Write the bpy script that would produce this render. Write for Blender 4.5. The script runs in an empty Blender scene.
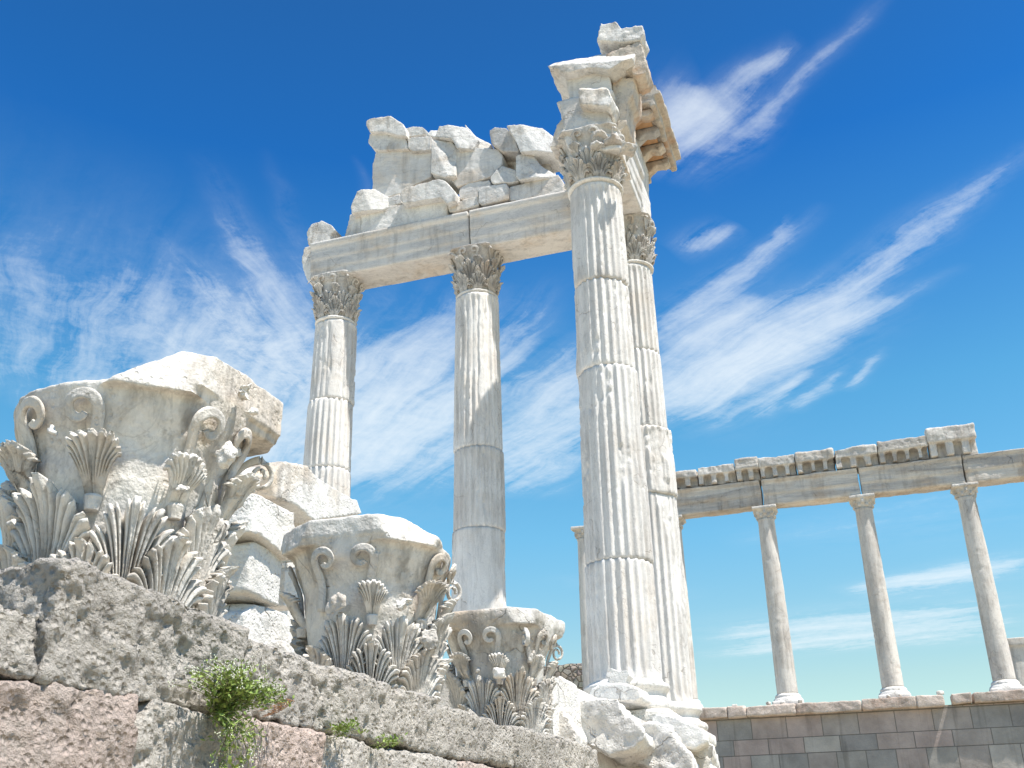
import bpy, bmesh, math, random
import numpy as np
from mathutils import Vector, Matrix, Quaternion

random.seed(7)
sc = bpy.context.scene
COL = sc.collection
# ------------------------------------------------------------------ camera model
FPX, PITCH, ROLL, TH = 1035.8, .4231, -.0209, -.3159
CAM = np.array([0, 0, 1.6])
def ray(x, y):
    X = x-512; Y = y-384
    c, s = math.cos(-ROLL), math.sin(-ROLL)
    X, Y = X*c-Y*s, X*s+Y*c
    v = (X/FPX, 1, -Y/FPX)
    y_ = math.cos(PITCH)-math.sin(PITCH)*v[2]; z_ = math.sin(PITCH)+math.cos(PITCH)*v[2]
    w = np.array([v[0], y_])
    u = np.array([math.cos(TH), math.sin(TH)]); vv = np.array([-u[1], u[0]])
    return np.array([w@u, w@vv, z_])
def on_x(x, y, a): d = ray(x, y); return CAM+d*(a/d[0])
def on_y(x, y, b): d = ray(x, y); return CAM+d*(b/d[1])
def on_z(x, y, z): d = ray(x, y); return CAM+d*((z-1.6)/d[2])

cd = bpy.data.cameras.new('camera'); cam = bpy.data.objects.new('camera', cd); COL.objects.link(cam)
cd.sensor_width = 36; cd.lens = FPX/1024*36; cd.clip_start = .05; cd.clip_end = 5000
fw = Vector((math.sin(TH)*math.cos(PITCH), math.cos(TH)*math.cos(PITCH), math.sin(PITCH)))
rt = Vector((math.cos(TH), -math.sin(TH), 0)); up = rt.cross(fw)
M = Matrix((rt, up, -fw)).transposed() @ Matrix.Rotation(ROLL, 3, 'Z')
cam.matrix_world = Matrix.Translation(Vector(CAM)) @ M.to_4x4()
sc.camera = cam

# ------------------------------------------------------------------ numpy noise
def _hash(ix, iy, iz, seed):
    h = (ix.astype(np.uint32)*np.uint32(374761393) + iy.astype(np.uint32)*np.uint32(668265263)
         + iz.astype(np.uint32)*np.uint32(2147483647) + np.uint32((seed*1274126177) & 0xffffffff))
    h = (h ^ (h >> np.uint32(13)))*np.uint32(1274126177)
    h = h ^ (h >> np.uint32(16))
    h = (h*np.uint32(2246822519)); h = h ^ (h >> np.uint32(15))
    return h.astype(np.float64)/4294967295.0
def vnoise(P, sc_, seed=0):
    p = P*sc_ + 57.3
    i = np.floor(p).astype(np.int64); f = p-i; f = f*f*f*(f*(f*6-15)+10)
    r = 0
    for dx in (0, 1):
        wx = f[:, 0] if dx else 1-f[:, 0]
        for dy in (0, 1):
            wy = f[:, 1] if dy else 1-f[:, 1]
            for dz in (0, 1):
                wz = f[:, 2] if dz else 1-f[:, 2]
                r = r + wx*wy*wz*_hash(i[:, 0]+dx, i[:, 1]+dy, i[:, 2]+dz, seed)
    return r*2-1
def fbm(P, s, seed=0, octs=4, gain=.5):
    a = 1; t = 0; n = 0
    for o in range(octs):
        t = t+a*vnoise(P, s*2**o, seed+o*17); n += a; a *= gain
    return t/n
def sstep(x, a, b):
    t = np.clip((x-a)/(b-a), 0, 1); return t*t*(3-2*t)

# ------------------------------------------------------------------ node helpers / materials
class NT:
    def __init__(s, tree): s.t = tree; s.n = tree.nodes; s.l = tree.links
    def node(s, typ, **kw):
        nd = s.n.new(typ)
        for k, v in kw.items():
            if k.startswith('i_'):
                nd.inputs[k[2:].replace('_', ' ')].default_value = v
            else: setattr(nd, k, v)
        return nd
    def put(s, inp, v):
        if hasattr(v, 'is_output') or isinstance(v, bpy.types.NodeSocket): s.l.new(v, inp)
        else: inp.default_value = v
    def m(s, op, a, b=0.0, c=None, clamp=False):
        nd = s.n.new('ShaderNodeMath'); nd.operation = op; nd.use_clamp = clamp
        s.put(nd.inputs[0], a); s.put(nd.inputs[1], b)
        if c is not None: s.put(nd.inputs[2], c)
        return nd.outputs[0]
    def vm(s, op, a, b=None):
        nd = s.n.new('ShaderNodeVectorMath'); nd.operation = op
        s.put(nd.inputs[0], a)
        if b is not None: s.put(nd.inputs[1], b)
        return nd.outputs['Value'] if op in ('DOT_PRODUCT', 'LENGTH') else nd.outputs[0]
    def mix(s, fac, a, b, mode='MIX'):
        nd = s.n.new('ShaderNodeMix'); nd.data_type = 'RGBA'; nd.blend_type = mode
        s.put(nd.inputs[0], fac); s.put(nd.inputs[6], a); s.put(nd.inputs[7], b)
        return nd.outputs[2]
    def ramp(s, fac, stops, interp='LINEAR'):
        nd = s.n.new('ShaderNodeValToRGB'); nd.color_ramp.interpolation = interp
        e = nd.color_ramp.elements
        while len(e) > 1: e.remove(e[-1])
        e[0].position = stops[0][0]; e[0].color = col4(stops[0][1])
        for p, c in stops[1:]:
            q = e.new(p); q.color = col4(c)
        s.put(nd.inputs[0], fac)
        return nd.outputs[0]
    def noise(s, vec, scale, detail=4, rough=.5, dist=0.0):
        nd = s.n.new('ShaderNodeTexNoise'); s.l.new(vec, nd.inputs['Vector'])
        nd.inputs['Scale'].default_value = scale; nd.inputs['Detail'].default_value = detail
        nd.inputs['Roughness'].default_value = rough; nd.inputs['Distortion'].default_value = dist
        return nd.outputs[0]
def col4(c):
    if isinstance(c, (int, float)): return (c, c, c, 1)
    return (*c[:3], 1)
def new_mat(name):
    m = bpy.data.materials.new(name); m.use_nodes = True
    nt = NT(m.node_tree); nt.n.clear()
    out = nt.node('ShaderNodeOutputMaterial'); b = nt.node('ShaderNodeBsdfPrincipled')
    nt.l.new(b.outputs[0], out.inputs[0])
    b.inputs['Roughness'].default_value = .85
    try: b.inputs['Specular IOR Level'].default_value = .25
    except Exception: pass
    tc = nt.node('ShaderNodeTexCoord'); oi = nt.node('ShaderNodeObjectInfo')
    off = nt.m('MULTIPLY', oi.outputs['Random'], 37.0)
    vec = nt.vm('ADD', tc.outputs['Object'], off)
    return m, nt, b, vec, oi.outputs['Random']
def bump(nt, b, h, dist, strength=1.0, prev=None):
    nd = nt.node('ShaderNodeBump'); nd.inputs['Distance'].default_value = dist; nd.inputs['Strength'].default_value = strength
    nt.l.new(h, nd.inputs['Height'])
    if prev: nt.l.new(prev, nd.inputs['Normal'])
    nt.l.new(nd.outputs[0], b.inputs['Normal'])
    return nd.outputs[0]

def marble(name, light=(.81, .785, .735), grey=(.50, .485, .46), ochre=(.55, .40, .24), ochre_amt=.35, grey_amt=.5,
           pit=.5, bd=.012, streak=(1, 1, 1), dark_amt=.3, grit=1.0, streaks=.4):
    m, nt, b, vec, rnd = new_mat(name)
    mp = nt.node('ShaderNodeMapping'); mp.inputs['Scale'].default_value = streak; nt.l.new(vec, mp.inputs['Vector'])
    sv = mp.outputs[0]
    n1 = nt.noise(sv, 1.7, 4, .62, .6)
    n2 = nt.noise(vec, 1.1, 4, .65, .3)
    n3 = nt.noise(vec, 14, 4, .7)
    n4 = nt.noise(vec, 55, 3, .6)
    c = nt.mix(nt.m('MULTIPLY', nt.ramp(n1, [(.42, 0), (.68, 1)]), grey_amt), col4(light), col4(grey))
    c = nt.mix(nt.m('MULTIPLY', nt.ramp(n2, [(.50, 0), (.72, 1)]), ochre_amt), c, col4(ochre))
    # veins of the marble
    w = nt.noise(sv, 3.2, 5, .58, 1.6)
    v = nt.m('ABSOLUTE', nt.m('SUBTRACT', w, .5))
    c = nt.mix(nt.ramp(v, [(0, .30), (.035, 0)]), c, (grey[0]*.75, grey[1]*.76, grey[2]*.78, 1))
    # lichen / soot specks
    sp = nt.m('MULTIPLY', nt.ramp(n3, [(.56, 0), (.70, 1)]), nt.ramp(nt.noise(vec, 2.3, 3, .5), [(.45, 0), (.62, 1)]))
    c = nt.mix(nt.m('MULTIPLY', sp, dark_amt), c, (.17, .15, .125, 1))
    # rain streaks
    rm = nt.node('ShaderNodeMapping'); rm.inputs['Scale'].default_value = (7, 7, .55); nt.l.new(vec, rm.inputs['Vector'])
    rs_ = nt.noise(rm.outputs[0], 1.0, 4, .6, .3)
    c = nt.mix(nt.m('MULTIPLY', nt.m('MULTIPLY', nt.ramp(rs_, [(.50, 0), (.66, 1)]), nt.ramp(n2, [(.38, 0), (.55, 1)])), streaks), c, (grey[0]*.55, grey[1]*.53, grey[2]*.50, 1))
    # hairline cracks
    nn = nt.node('ShaderNodeTexNoise'); nn.inputs['Scale'].default_value = 2.5; nn.inputs['Detail'].default_value = 3; nt.l.new(vec, nn.inputs['Vector'])
    cw = nt.vm('ADD', vec, nt.vm('MULTIPLY', nn.outputs[1], (.5, .5, .5)))
    ck = nt.node('ShaderNodeTexVoronoi'); ck.feature = 'DISTANCE_TO_EDGE'; ck.inputs['Scale'].default_value = 1.15; nt.l.new(cw, ck.inputs['Vector'])
    crack = nt.m('MULTIPLY', nt.ramp(ck.outputs['Distance'], [(.002, 1), (.008, 0)]), nt.ramp(n1, [(.50, 0), (.60, 1)]))
    c = nt.mix(nt.m('MULTIPLY', crack, .5), c, (.20, .16, .12, 1))
    # small value change between pieces
    c = nt.mix(1.0, c, nt.ramp(rnd, [(0, .90), (1, 1.04)]), 'MULTIPLY')
    c = nt.mix(1.0, c, nt.ramp(n4, [(.3, .90), (.7, 1.03)]), 'MULTIPLY')
    nt.l.new(c, b.inputs['Base Color'])
    vo = nt.node('ShaderNodeTexVoronoi'); vo.inputs['Scale'].default_value = 26; nt.l.new(vec, vo.inputs['Vector'])
    pits = nt.ramp(nt.m('ADD', vo.outputs['Distance'], nt.m('MULTIPLY', n3, .35)), [(.30, 0), (.48, 1)])
    h = nt.m('ADD', nt.m('MULTIPLY', n3, 1.0), nt.m('MULTIPLY', n4, .5*grit))
    h = nt.m('ADD', h, nt.m('MULTIPLY', pits, nt.m('MULTIPLY', nt.ramp(n1, [(.40, 0), (.58, 1)]), pit*1.3)))
    h = nt.m('SUBTRACT', h, nt.m('MULTIPLY', crack, .8))
    bump(nt, b, h, bd)
    return m

MARBLE = marble('weathered_marble', grey_amt=.6, ochre_amt=.65, dark_amt=.5, streaks=.55)
MARBLE_W = marble('white_marble', light=(.84, .81, .75), grey=(.62, .595, .56), ochre_amt=.22, grey_amt=.4, pit=.6, bd=.014, dark_amt=.22, streaks=.25)
MARBLE_CARVED = marble('carved_marble', light=(.77, .735, .67), grey=(.44, .415, .38), ochre=(.52, .37, .22), ochre_amt=.55, grey_amt=.6, pit=.4, bd=.009, dark_amt=.65, streaks=.7)
MARBLE_SHAFT = marble('shaft_marble', light=(.80, .775, .73), grey=(.52, .49, .455), ochre=(.60, .48, .35), ochre_amt=.3, grey_amt=.55, streak=(1.6, 1.6, .28), bd=.006, pit=.35, dark_amt=.18)
MARBLE_BEAM = marble('beam_marble', light=(.76, .73, .68), grey=(.50, .49, .475), ochre=(.60, .45, .29), ochre_amt=.55, grey_amt=.5, streak=(.35, 1, 1.6), bd=.006, dark_amt=.2)
MARBLE_DARK = marble('sooted_marble', light=(.62, .60, .57), grey=(.35, .345, .34), ochre=(.50, .36, .22), ochre_amt=.5, grey_amt=.8, bd=.01, dark_amt=.65)
MARBLE_STOA = marble('streaked_stoa_marble', light=(.77, .725, .655), grey=(.43, .405, .375), ochre=(.48, .36, .26), ochre_amt=.35, grey_amt=.65, streak=(1, 1, .2), bd=.01, dark_amt=.35)
MARBLE_STOAB = marble('banded_stoa_marble', light=(.74, .685, .605), grey=(.43, .405, .38), ochre=(.46, .32, .20), ochre_amt=.6, grey_amt=.9, streak=(.15, 1, 1.6), bd=.02, dark_amt=.4)
CORNICE = marble('ochre_cornice_marble', light=(.66, .58, .48), grey=(.42, .38, .33), ochre=(.54, .27, .12), ochre_amt=.95, grey_amt=.5, bd=.012, dark_amt=.5)

def andesite(name, base, tint):
    m, nt, b, vec, rnd = new_mat(name)
    n1 = nt.noise(vec, 2.2, 6, .6, .4); n2 = nt.noise(vec, 22, 6, .72); n3 = nt.noise(vec, 90, 3, .6)
    c = nt.mix(nt.ramp(n1, [(.35, 0), (.65, 1)]), col4(base), col4(tint))
    c = nt.mix(nt.m('MULTIPLY', nt.ramp(n2, [(.36, 1), (.50, 0)]), .5), c, (.16, .14, .12, 1))
    c = nt.mix(nt.ramp(nt.noise(vec, 5, 5, .7), [(.60, 0), (.72, .6)]), c, (.62, .57, .50, 1))
    c = nt.mix(nt.ramp(n3, [(.60, 0), (.75, .35)]), c, (.68, .64, .58, 1))
    c = nt.mix(1.0, c, nt.ramp(rnd, [(0, .86), (1, 1.06)]), 'MULTIPLY')
    nt.l.new(c, b.inputs['Base Color'])
    vo = nt.node('ShaderNodeTexVoronoi'); vo.inputs['Scale'].default_value = 34; nt.l.new(vec, vo.inputs['Vector'])
    pits = nt.ramp(vo.outputs['Distance'], [(.12, 0), (.42, 1)])
    h = nt.m('ADD', nt.m('MULTIPLY', n2, 1.3), nt.m('ADD', nt.m('MULTIPLY', n3, .45), nt.m('MULTIPLY', pits, .55)))
    bump(nt, b, h, .034)
    b.inputs['Roughness'].default_value = .95
    return m
AND_G = andesite('grey_andesite', (.68, .635, .565), (.55, .51, .455))
AND_P = andesite('pink_andesite', (.66, .53, .46), (.57, .49, .43))
AND_L = andesite('light_andesite', (.68, .63, .55), (.54, .50, .445))

# ------------------------------------------------------------------ object helpers
used = {}
def link(o): COL.objects.link(o); return o
def empty(name, loc=(0, 0, 0), rz=0):
    o = bpy.data.objects.new(name, None); link(o); o.location = loc; o.rotation_euler = (0, 0, rz); o.empty_display_size = .2; return o
def tag(o, label=None, cat=None, group=None, kind=None):
    if label: o['label'] = label; o['kind'] = 'thing'
    if cat: o['category'] = cat
    if group: o['group'] = group
    if kind: o['kind'] = kind
    return o
def mesh_np(name, V, F):
    me = bpy.data.meshes.new(name)
    V = np.asarray(V, dtype=np.float64)
    me.from_pydata(V.tolist(), [], [tuple(int(i) for i in f) for f in F]); me.update()
    return me
def obj(name, me, mat, parent=None, loc=(0, 0, 0), smooth=True):
    if mat: me.materials.clear(); me.materials.append(mat)
    me.polygons.foreach_set('use_smooth', [smooth]*len(me.polygons))
    o = bpy.data.objects.new(name, me); link(o); o.location = loc
    if parent: o.parent = parent
    return o
def bm_mesh(bm, name='m'):
    me = bpy.data.meshes.new(name); bmesh.ops.recalc_face_normals(bm, faces=bm.faces[:]); bm.to_mesh(me); bm.free(); return me
def bm_box(bm, x0, x1, y0, y1, z0, z1, rot=None, jit=0, rnd=random):
    vs = []
    c = Vector(((x0+x1)/2, (y0+y1)/2, (z0+z1)/2))
    for x in (x0, x1):
        for y in (y0, y1):
            for z in (z0, z1):
                v = Vector((x+rnd.uniform(-jit, jit), y+rnd.uniform(-jit, jit), z+rnd.uniform(-jit, jit)))
                if rot: v = rot @ (v-c) + c
                vs.append(bm.verts.new(v))
    for f in ((0, 1, 3, 2), (4, 6, 7, 5), (0, 4, 5, 1), (2, 3, 7, 6), (0, 2, 6, 4), (1, 5, 7, 3)):
        bm.faces.new([vs[i] for i in f])
    return vs
def bm_poly(bm, pts, vec):
    """extrude the 3D polygon pts by vec"""
    n = len(pts); A = [bm.verts.new(p) for p in pts]; B = [bm.verts.new(Vector(p)+Vector(vec)) for p in pts]
    bm.faces.new(A); bm.faces.new(B[::-1])
    for i in range(n): bm.faces.new((A[i], A[(i+1) % n], B[(i+1) % n], B[i]))
def cut(bm, co, no):
    g = bm.verts[:]+bm.edges[:]+bm.faces[:]
    r = bmesh.ops.bisect_plane(bm, geom=g, plane_co=co, plane_no=no, clear_outer=True)
    e = [x for x in r['geom_cut'] if isinstance(x, bmesh.types.BMEdge)]
    if e: bmesh.ops.holes_fill(bm, edges=bm.edges[:], sides=0)
def lathe_bm(bm, prof, n=48, c=(0, 0)):
    rings = []
    for r, z in prof:
        rings.append([bm.verts.new((c[0]+r*math.cos(2*math.pi*i/n), c[1]+r*math.sin(2*math.pi*i/n), z)) for i in range(n)])
    for a, b in zip(rings, rings[1:]):
        for i in range(n): bm.faces.new((a[i], a[(i+1) % n], b[(i+1) % n], b[i]))
    bm.faces.new(rings[0][::-1]); bm.faces.new(rings[-1])
def voxel(me, size):
    o = bpy.data.objects.new('tmp', me); link(o)
    md = o.modifiers.new('r', 'REMESH'); md.mode = 'VOXEL'; md.voxel_size = size; md.adaptivity = 0
    dg = bpy.context.evaluated_depsgraph_get(); ev = o.evaluated_get(dg)
    out = bpy.data.meshes.new_from_object(ev); bpy.data.objects.remove(o)
    return out
def get_np(me):
    n = len(me.vertices); V = np.empty(n*3); me.vertices.foreach_get('co', V); V = V.reshape(-1, 3)
    N = np.empty(n*3); me.vertices.foreach_get('normal', N); N = N.reshape(-1, 3)
    return V, N
def smooth_np(me, V, it=2, f=.5):
    ne = len(me.edges); E = np.empty(ne*2, dtype=np.int64); me.edges.foreach_get('vertices', E); E = E.reshape(-1, 2)
    deg = np.bincount(E.ravel(), minlength=len(V))[:, None]; deg[deg == 0] = 1
    for _ in range(it):
        S = np.zeros_like(V)
        for k in range(3):
            S[:, k] = np.bincount(E[:, 0], V[E[:, 1], k], len(V))+np.bincount(E[:, 1], V[E[:, 0], k], len(V))
        V = V*(1-f)+S/deg*f
    return V
def rockify(me, size, rough=.02, seed=0, big=.03, freq=6, sm=2, pits=0.0, ridged=0.0):
    me2 = voxel(me, size); V, N = get_np(me2)
    V = smooth_np(me2, V, sm)
    P = V+seed*3.17
    d = big*fbm(P, freq*.35, seed, 2)+rough*fbm(P, freq*1.6, seed+5, 4, .6)
    if ridged: d = d-ridged*np.abs(fbm(P, freq*.9, seed+9, 3))
    if pits:
        q = fbm(P, freq*4.6, seed+3, 3, .6); d = d-pits*sstep(q, .10, .5)
    V = V+N*d[:, None]
    me2.vertices.foreach_set('co', V.ravel()); me2.update()
    return me2
def rock_box(name, dims, mat, loc, rz=0, parent=None, size=.02, rough=.015, big=.03, ncut=4, seed=0, tilt=(0, 0), freq=6, pits=0, cutdepth=.25, sm=2):
    r = random.Random(seed); bm = bmesh.new(); a, b, c = [d/2 for d in dims]
    bm_box(bm, -a, a, -b, b, -c, c, jit=min(dims)*.04, rnd=r)
    for k in range(ncut):
        s = Vector((r.choice((-1, 1)), r.choice((-1, 1)), r.choice((-1, 1, 1))))
        corner = Vector((s.x*a, s.y*b, s.z*c))
        no = Vector((s.x*r.uniform(.2, 1), s.y*r.uniform(.2, 1), s.z*r.uniform(.2, 1))).normalized()
        cut(bm, corner-no*r.uniform(.2, 1)*cutdepth*min(dims), no)
    me = rockify(bm_mesh(bm), size, rough, seed, big, freq, sm, pits)
    o = obj(name, me, mat, parent, loc); o.rotation_euler = (tilt[0], tilt[1], rz)
    return o
def traced(name, px, b, depth, mat, size=.03, rough=.012, big=.02, seed=0, parent=None, back=(0, 1, 0), cuts=(), freq=5, axis='y', sm=2, pits=0, bev=.0, ridged=0):
    """stone whose face outline stands on the plane y=b (or x=b) at real distance, with real depth"""
    f = on_y if axis == 'y' else on_x
    P = [f(x, y, b) for x, y in px]
    c = np.mean(P, axis=0); P = [Vector(p-c) for p in P]
    bm = bmesh.new(); bm_poly(bm, P, Vector(back)*depth)
    if bev:
        bmesh.ops.bevel(bm, geom=bm.edges[:], offset=bev, segments=1, affect='EDGES')
    for co, no in cuts: cut(bm, Vector(co), Vector(no).normalized())
    me = rockify(bm_mesh(bm), size, rough, seed, big, freq, sm, pits, ridged)
    o = obj(name, me, mat, parent, tuple(c))
    return o
def cr(pts, s, ox, oy): return [(ox+x/s, oy+y/s) for x, y in pts]

# ------------------------------------------------------------------ fluted columns
def drum_mesh(r0, r1, z0, z1, seed, nfl=24, damage=.3, spall=(), depth=.040, fade_top=False, fade_bot=False, per=9, dz=.035, smooth_sector=None):
    n = nfl*per; nz = max(6, int((z1-z0)/dz)); Z = np.linspace(z0, z1, nz+1)
    th = np.arange(n)/n*2*math.pi
    T, ZZ = np.meshgrid(th, Z)
    k = (T/(2*math.pi)*nfl) % 1.0
    fil = .16
    q = np.clip((k-fil)/(1-2*fil), 0, 1)
    fl = np.sqrt(np.clip(1-(2*q-1)**2, 0, 1))*((k > fil) & (k < 1-fil))
    dep = np.full_like(T, depth)
    if fade_top: dep = dep*np.sqrt(np.clip((z1-.06-ZZ)/.10, 0, 1))
    if fade_bot: dep = dep*np.sqrt(np.clip((ZZ-z0-.08)/.10, 0, 1))
    u = (ZZ-z0)/(z1-z0)
    R0 = r0+(r1-r0)*u
    R = R0-dep*fl
    P = np.stack([R0*np.cos(T), R0*np.sin(T), ZZ*1.0], -1).reshape(-1, 3)
    Pl = P*np.array([1, 1, .35])
    er = fbm(Pl, 3.0, seed, 4, .6).reshape(T.shape); er2 = fbm(P, 9.0, seed+3, 3, .6).reshape(T.shape)
    # arrises broken away: the surface cannot stand prouder than an eroded skin
    e = sstep(er+.35*er2, .52-damage*.75, .9-damage*.5)
    skin = R0+.004-e*(depth*1.05+.02*np.clip(er2, -1, 1))
    R = np.minimum(R, skin)
    chips = sstep(fbm(P, 22, seed+9, 2).reshape(T.shape), .25, .6)*.012
    R = R-chips*(1-fl)
    for (a, za, wa, wz, dd) in spall:          # spalled hollows
        da = (T-a+math.pi) % (2*math.pi)-math.pi
        g = np.clip(1.35-np.sqrt((da*R0/wa)**2+((ZZ-za)/wz)**2)+.5*er2+.3*er, 0, 1)
        R = np.minimum(R, R0-dd*sstep(g, 0, .6)+(.01*er2))
    if smooth_sector:
        a, wa = smooth_sector; da = np.abs((T-a+math.pi) % (2*math.pi)-math.pi)
        g = 1-sstep(da+.25*er, wa*.8, wa*1.1)
        R = R*(1-g)+(R0-.008+.008*er2+.006*er)*g
    # worn joints
    edge = np.minimum(ZZ-z0, z1-ZZ)
    R = R-(.012+.02*np.clip(er+.4*er2, 0, 1))*np.clip(1-edge/.05, 0, 1)**1.5
    V = np.stack([R*np.cos(T), R*np.sin(T), ZZ], -1).reshape(-1, 3)
    F = []
    idx = np.arange((nz+1)*n).reshape(nz+1, n)
    a = idx[:-1]; b = np.roll(a, -1, 1); c = np.roll(idx[1:], -1, 1); d = idx[1:]
    F = np.stack([a, b, c, d], -1).reshape(-1, 4).tolist()
    F.append(idx[0][::-1].tolist()); F.append(idx[-1].tolist())
    return mesh_np('drum', V, F)

# ------------------------------------------------------------------ Corinthian capital (unit: bottom z=0, bell radius .43)
def bellR(z):
    z = np.asarray(z, float)
    return .40+.05*sstep(z, .35, .8)+.10*sstep(z, .72, 1.0)
def leaf_mesh(H, W, nf=8, nlobe=3, ns=96, nt=30, curl=.12, seed=0, z0=0.0, base=.46, droop=.06, broken=0.0, deep=.022, off=0.018, Rf=bellR, side=.38):
    s = np.linspace(-1, 1, ns); t = np.linspace(0, 1, nt)
    S, T = np.meshgrid(s, t); A = np.abs(S)
    f = A*nf+.5; dist = np.abs(f-np.round(f)); dist = np.where(A < .25/nf, .5, dist)
    L = (f-2)/max(nlobe, 1); dl = np.abs(L-np.round(L)); dl = np.where((f < 1.2) | (nlobe == 0), .5, dl)
    env = 1-.17*np.exp(-(dl/.15)**2)-.055*(1-np.sqrt(np.clip(1-(1-2*dist)**2, 0, 1)))
    rs = np.random.RandomState(seed)
    env = env*(1+.03*np.sin(S*7+seed))
    if broken: env = env*(1-broken*(.6+.4*np.sin(S*3+seed*2.1)))
    Tq = T*env
    xt = W*np.sin(np.clip(A*1.05, 0, 1)*math.pi/2)**.85; zt = H*(1-(1-side)*A**1.5)
    xb = base*W*A
    X = (xb+(xt-xb)*Tq**1.7)*np.sign(S)
    z = zt*(1.18*Tq-.18*Tq**2)
    z = z-droop*np.clip(Tq-.6, 0, 1)**2/.16*(1-.4*A)-.10*H*A**1.3*Tq**4
    O = off+.030*sstep(T, 0, .3)+.022*Tq+curl*Tq**5*(1-.75*A)+.016*np.sin(np.clip(A, 0, 1)*math.pi)*Tq-.020*A*Tq-.035*sstep(T, .90, 1.0)*(Tq > .3)
    act = sstep(T, .12+.25*A, .42+.25*A)
    O = O-deep*(.7+.6*Tq)*np.exp(-(dist/.15)**2)*act
    O = O+.026*np.sin(np.clip(dl*2, 0, 1)*math.pi/2)*sstep(T, .25, .7)-.075*np.exp(-(dl/.075)**2)*sstep(T, .28, .5)
    O = O+.010*np.sin(np.clip(dist*2, 0, 1)*math.pi/2)*act
    O = O+.016*np.exp(-((A-.045)/.03)**2)*(1-.7*Tq)*(A > 0)-.010*np.exp(-(A/.02)**2)*(1-Tq)
    R = Rf(z+z0)+O
    P0 = np.stack([X, z, O], -1).reshape(-1, 3)
    nz = fbm(P0, 16, seed, 3).reshape(S.shape)
    R = R+.008*nz
    ph = X/np.maximum(Rf(z+z0), .2)
    V1 = np.stack([R*np.cos(ph), R*np.sin(ph), z+z0], -1).reshape(-1, 3)
    Rb = np.maximum(R-.030-.05*(1-T)**2, .30)
    V2 = np.stack([Rb*np.cos(ph*.97), Rb*np.sin(ph*.97), z+z0-.006*T], -1).reshape(-1, 3)
    idx = np.arange(ns*nt).reshape(nt, ns); n1 = ns*nt
    a, b, c, d = idx[:-1, :-1], idx[:-1, 1:], idx[1:, 1:], idx[1:, :-1]
    F = np.stack([a, b, c, d], -1).reshape(-1, 4).tolist()
    F += (np.stack([a, d, c, b], -1)+n1).reshape(-1, 4).tolist()
    for i in range(ns-1):
        F.append([idx[-1, i], idx[-1, i+1], idx[-1, i+1]+n1, idx[-1, i]+n1])
        F.append([idx[0, i+1], idx[0, i], idx[0, i]+n1, idx[0, i+1]+n1])
    for j in range(nt-1):
        F.append([idx[j+1, 0], idx[j, 0], idx[j, 0]+n1, idx[j+1, 0]+n1]) if False else F.append([idx[j, 0], idx[j+1, 0], idx[j+1, 0]+n1, idx[j, 0]+n1])
        F.append([idx[j+1, -1], idx[j, -1], idx[j, -1]+n1, idx[j+1, -1]+n1])
    return mesh_np('leaf', V1, F) if False else mesh_np('leaf', np.vstack([V1, V2]), F)
def tube_mesh(P, rad, n=10, flat=.7, groove=.35):
    """bar swept along P with a channel cut along its face"""
    P = np.array(P, float); V = []; F = []
    for i, p in enumerate(P):
        t = P[min(i+1, len(P)-1)]-P[max(i-1, 0)]; t = t/np.linalg.norm(t)
        out = np.array([p[0], p[1], 0]); out /= np.linalg.norm(out)+1e-9
        out = out-t*(out@t); out /= np.linalg.norm(out)+1e-9
        sd = np.cross(t, out); r = rad(i/(len(P)-1)) if callable(rad) else rad
        for k in range(n):
            a = 2*math.pi*k/n
            o = math.sin(a)*flat; w = math.cos(a)
            if math.sin(a) > .6: o -= groove
            V.append(p+out*o*r+sd*w*r)
    for i in range(len(P)-1):
        for k in range(n): F.append((i*n+k, i*n+(k+1) % n, (i+1)*n+(k+1) % n, (i+1)*n+k))
    F.append(list(range(n))[::-1]); F.append([(len(P)-1)*n+k for k in range(n)])
    return V, F
def helix_mesh(mirror=1, z0=.60, zt=.965, cx=.145, seg=44, rad=.026):
    """stalk rising from the calyx, arching over and rolling inward into a small spiral; centred on angle 0"""
    pts = []
    for i in range(12):
        t = i/12; pts.append((cx+.035-.02*math.sin(t*math.pi), z0+(zt-.075-z0)*t))
    for i in range(seg):
        t = i/(seg-1); a = t*1.75*math.pi; r = .066*(1-.45*t-.2*t*t)
        pts.append((cx-.040+.0+r*math.cos(a)+.003, zt-.075+r*math.sin(a)))
    P = []
    for s_, z in pts:
        R = float(bellR(z))+.030; ph = mirror*s_/.45
        P.append((R*math.cos(ph), R*math.sin(ph), z))
    V, F = tube_mesh(P, lambda t: rad*(1.15-.45*t), 10)
    return mesh_np('helix', V, F if mirror > 0 else [f[::-1] for f in F])
def volute_mesh(seed=0, trunc=1.0):
    """scroll that leaves the calyx and curls under a corner of the abacus; corner at angle 0"""
    P = []
    N = 60
    for i in range(int(N*trunc)):
        t = i/(N-1)
        if t < .5:
            u = t/.5; R = .47+.17*u**1.8; z = .66+.27*math.sin(u*math.pi/2); ph = .34*(1-u)**1.2
        else:
            u = (t-.5)/.5; a = math.pi/2-u*2.6*math.pi; r = .075*(1-.7*u); R = .64+r*math.cos(a)*.9+.0; z = .855+r*math.sin(a); ph = 0.02
        P.append((R*math.cos(ph), R*math.sin(ph), z))
    V, F = tube_mesh(P, lambda t: .024*(1.2-.4*t), 8)
    return mesh_np('volute', V, F)
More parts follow.
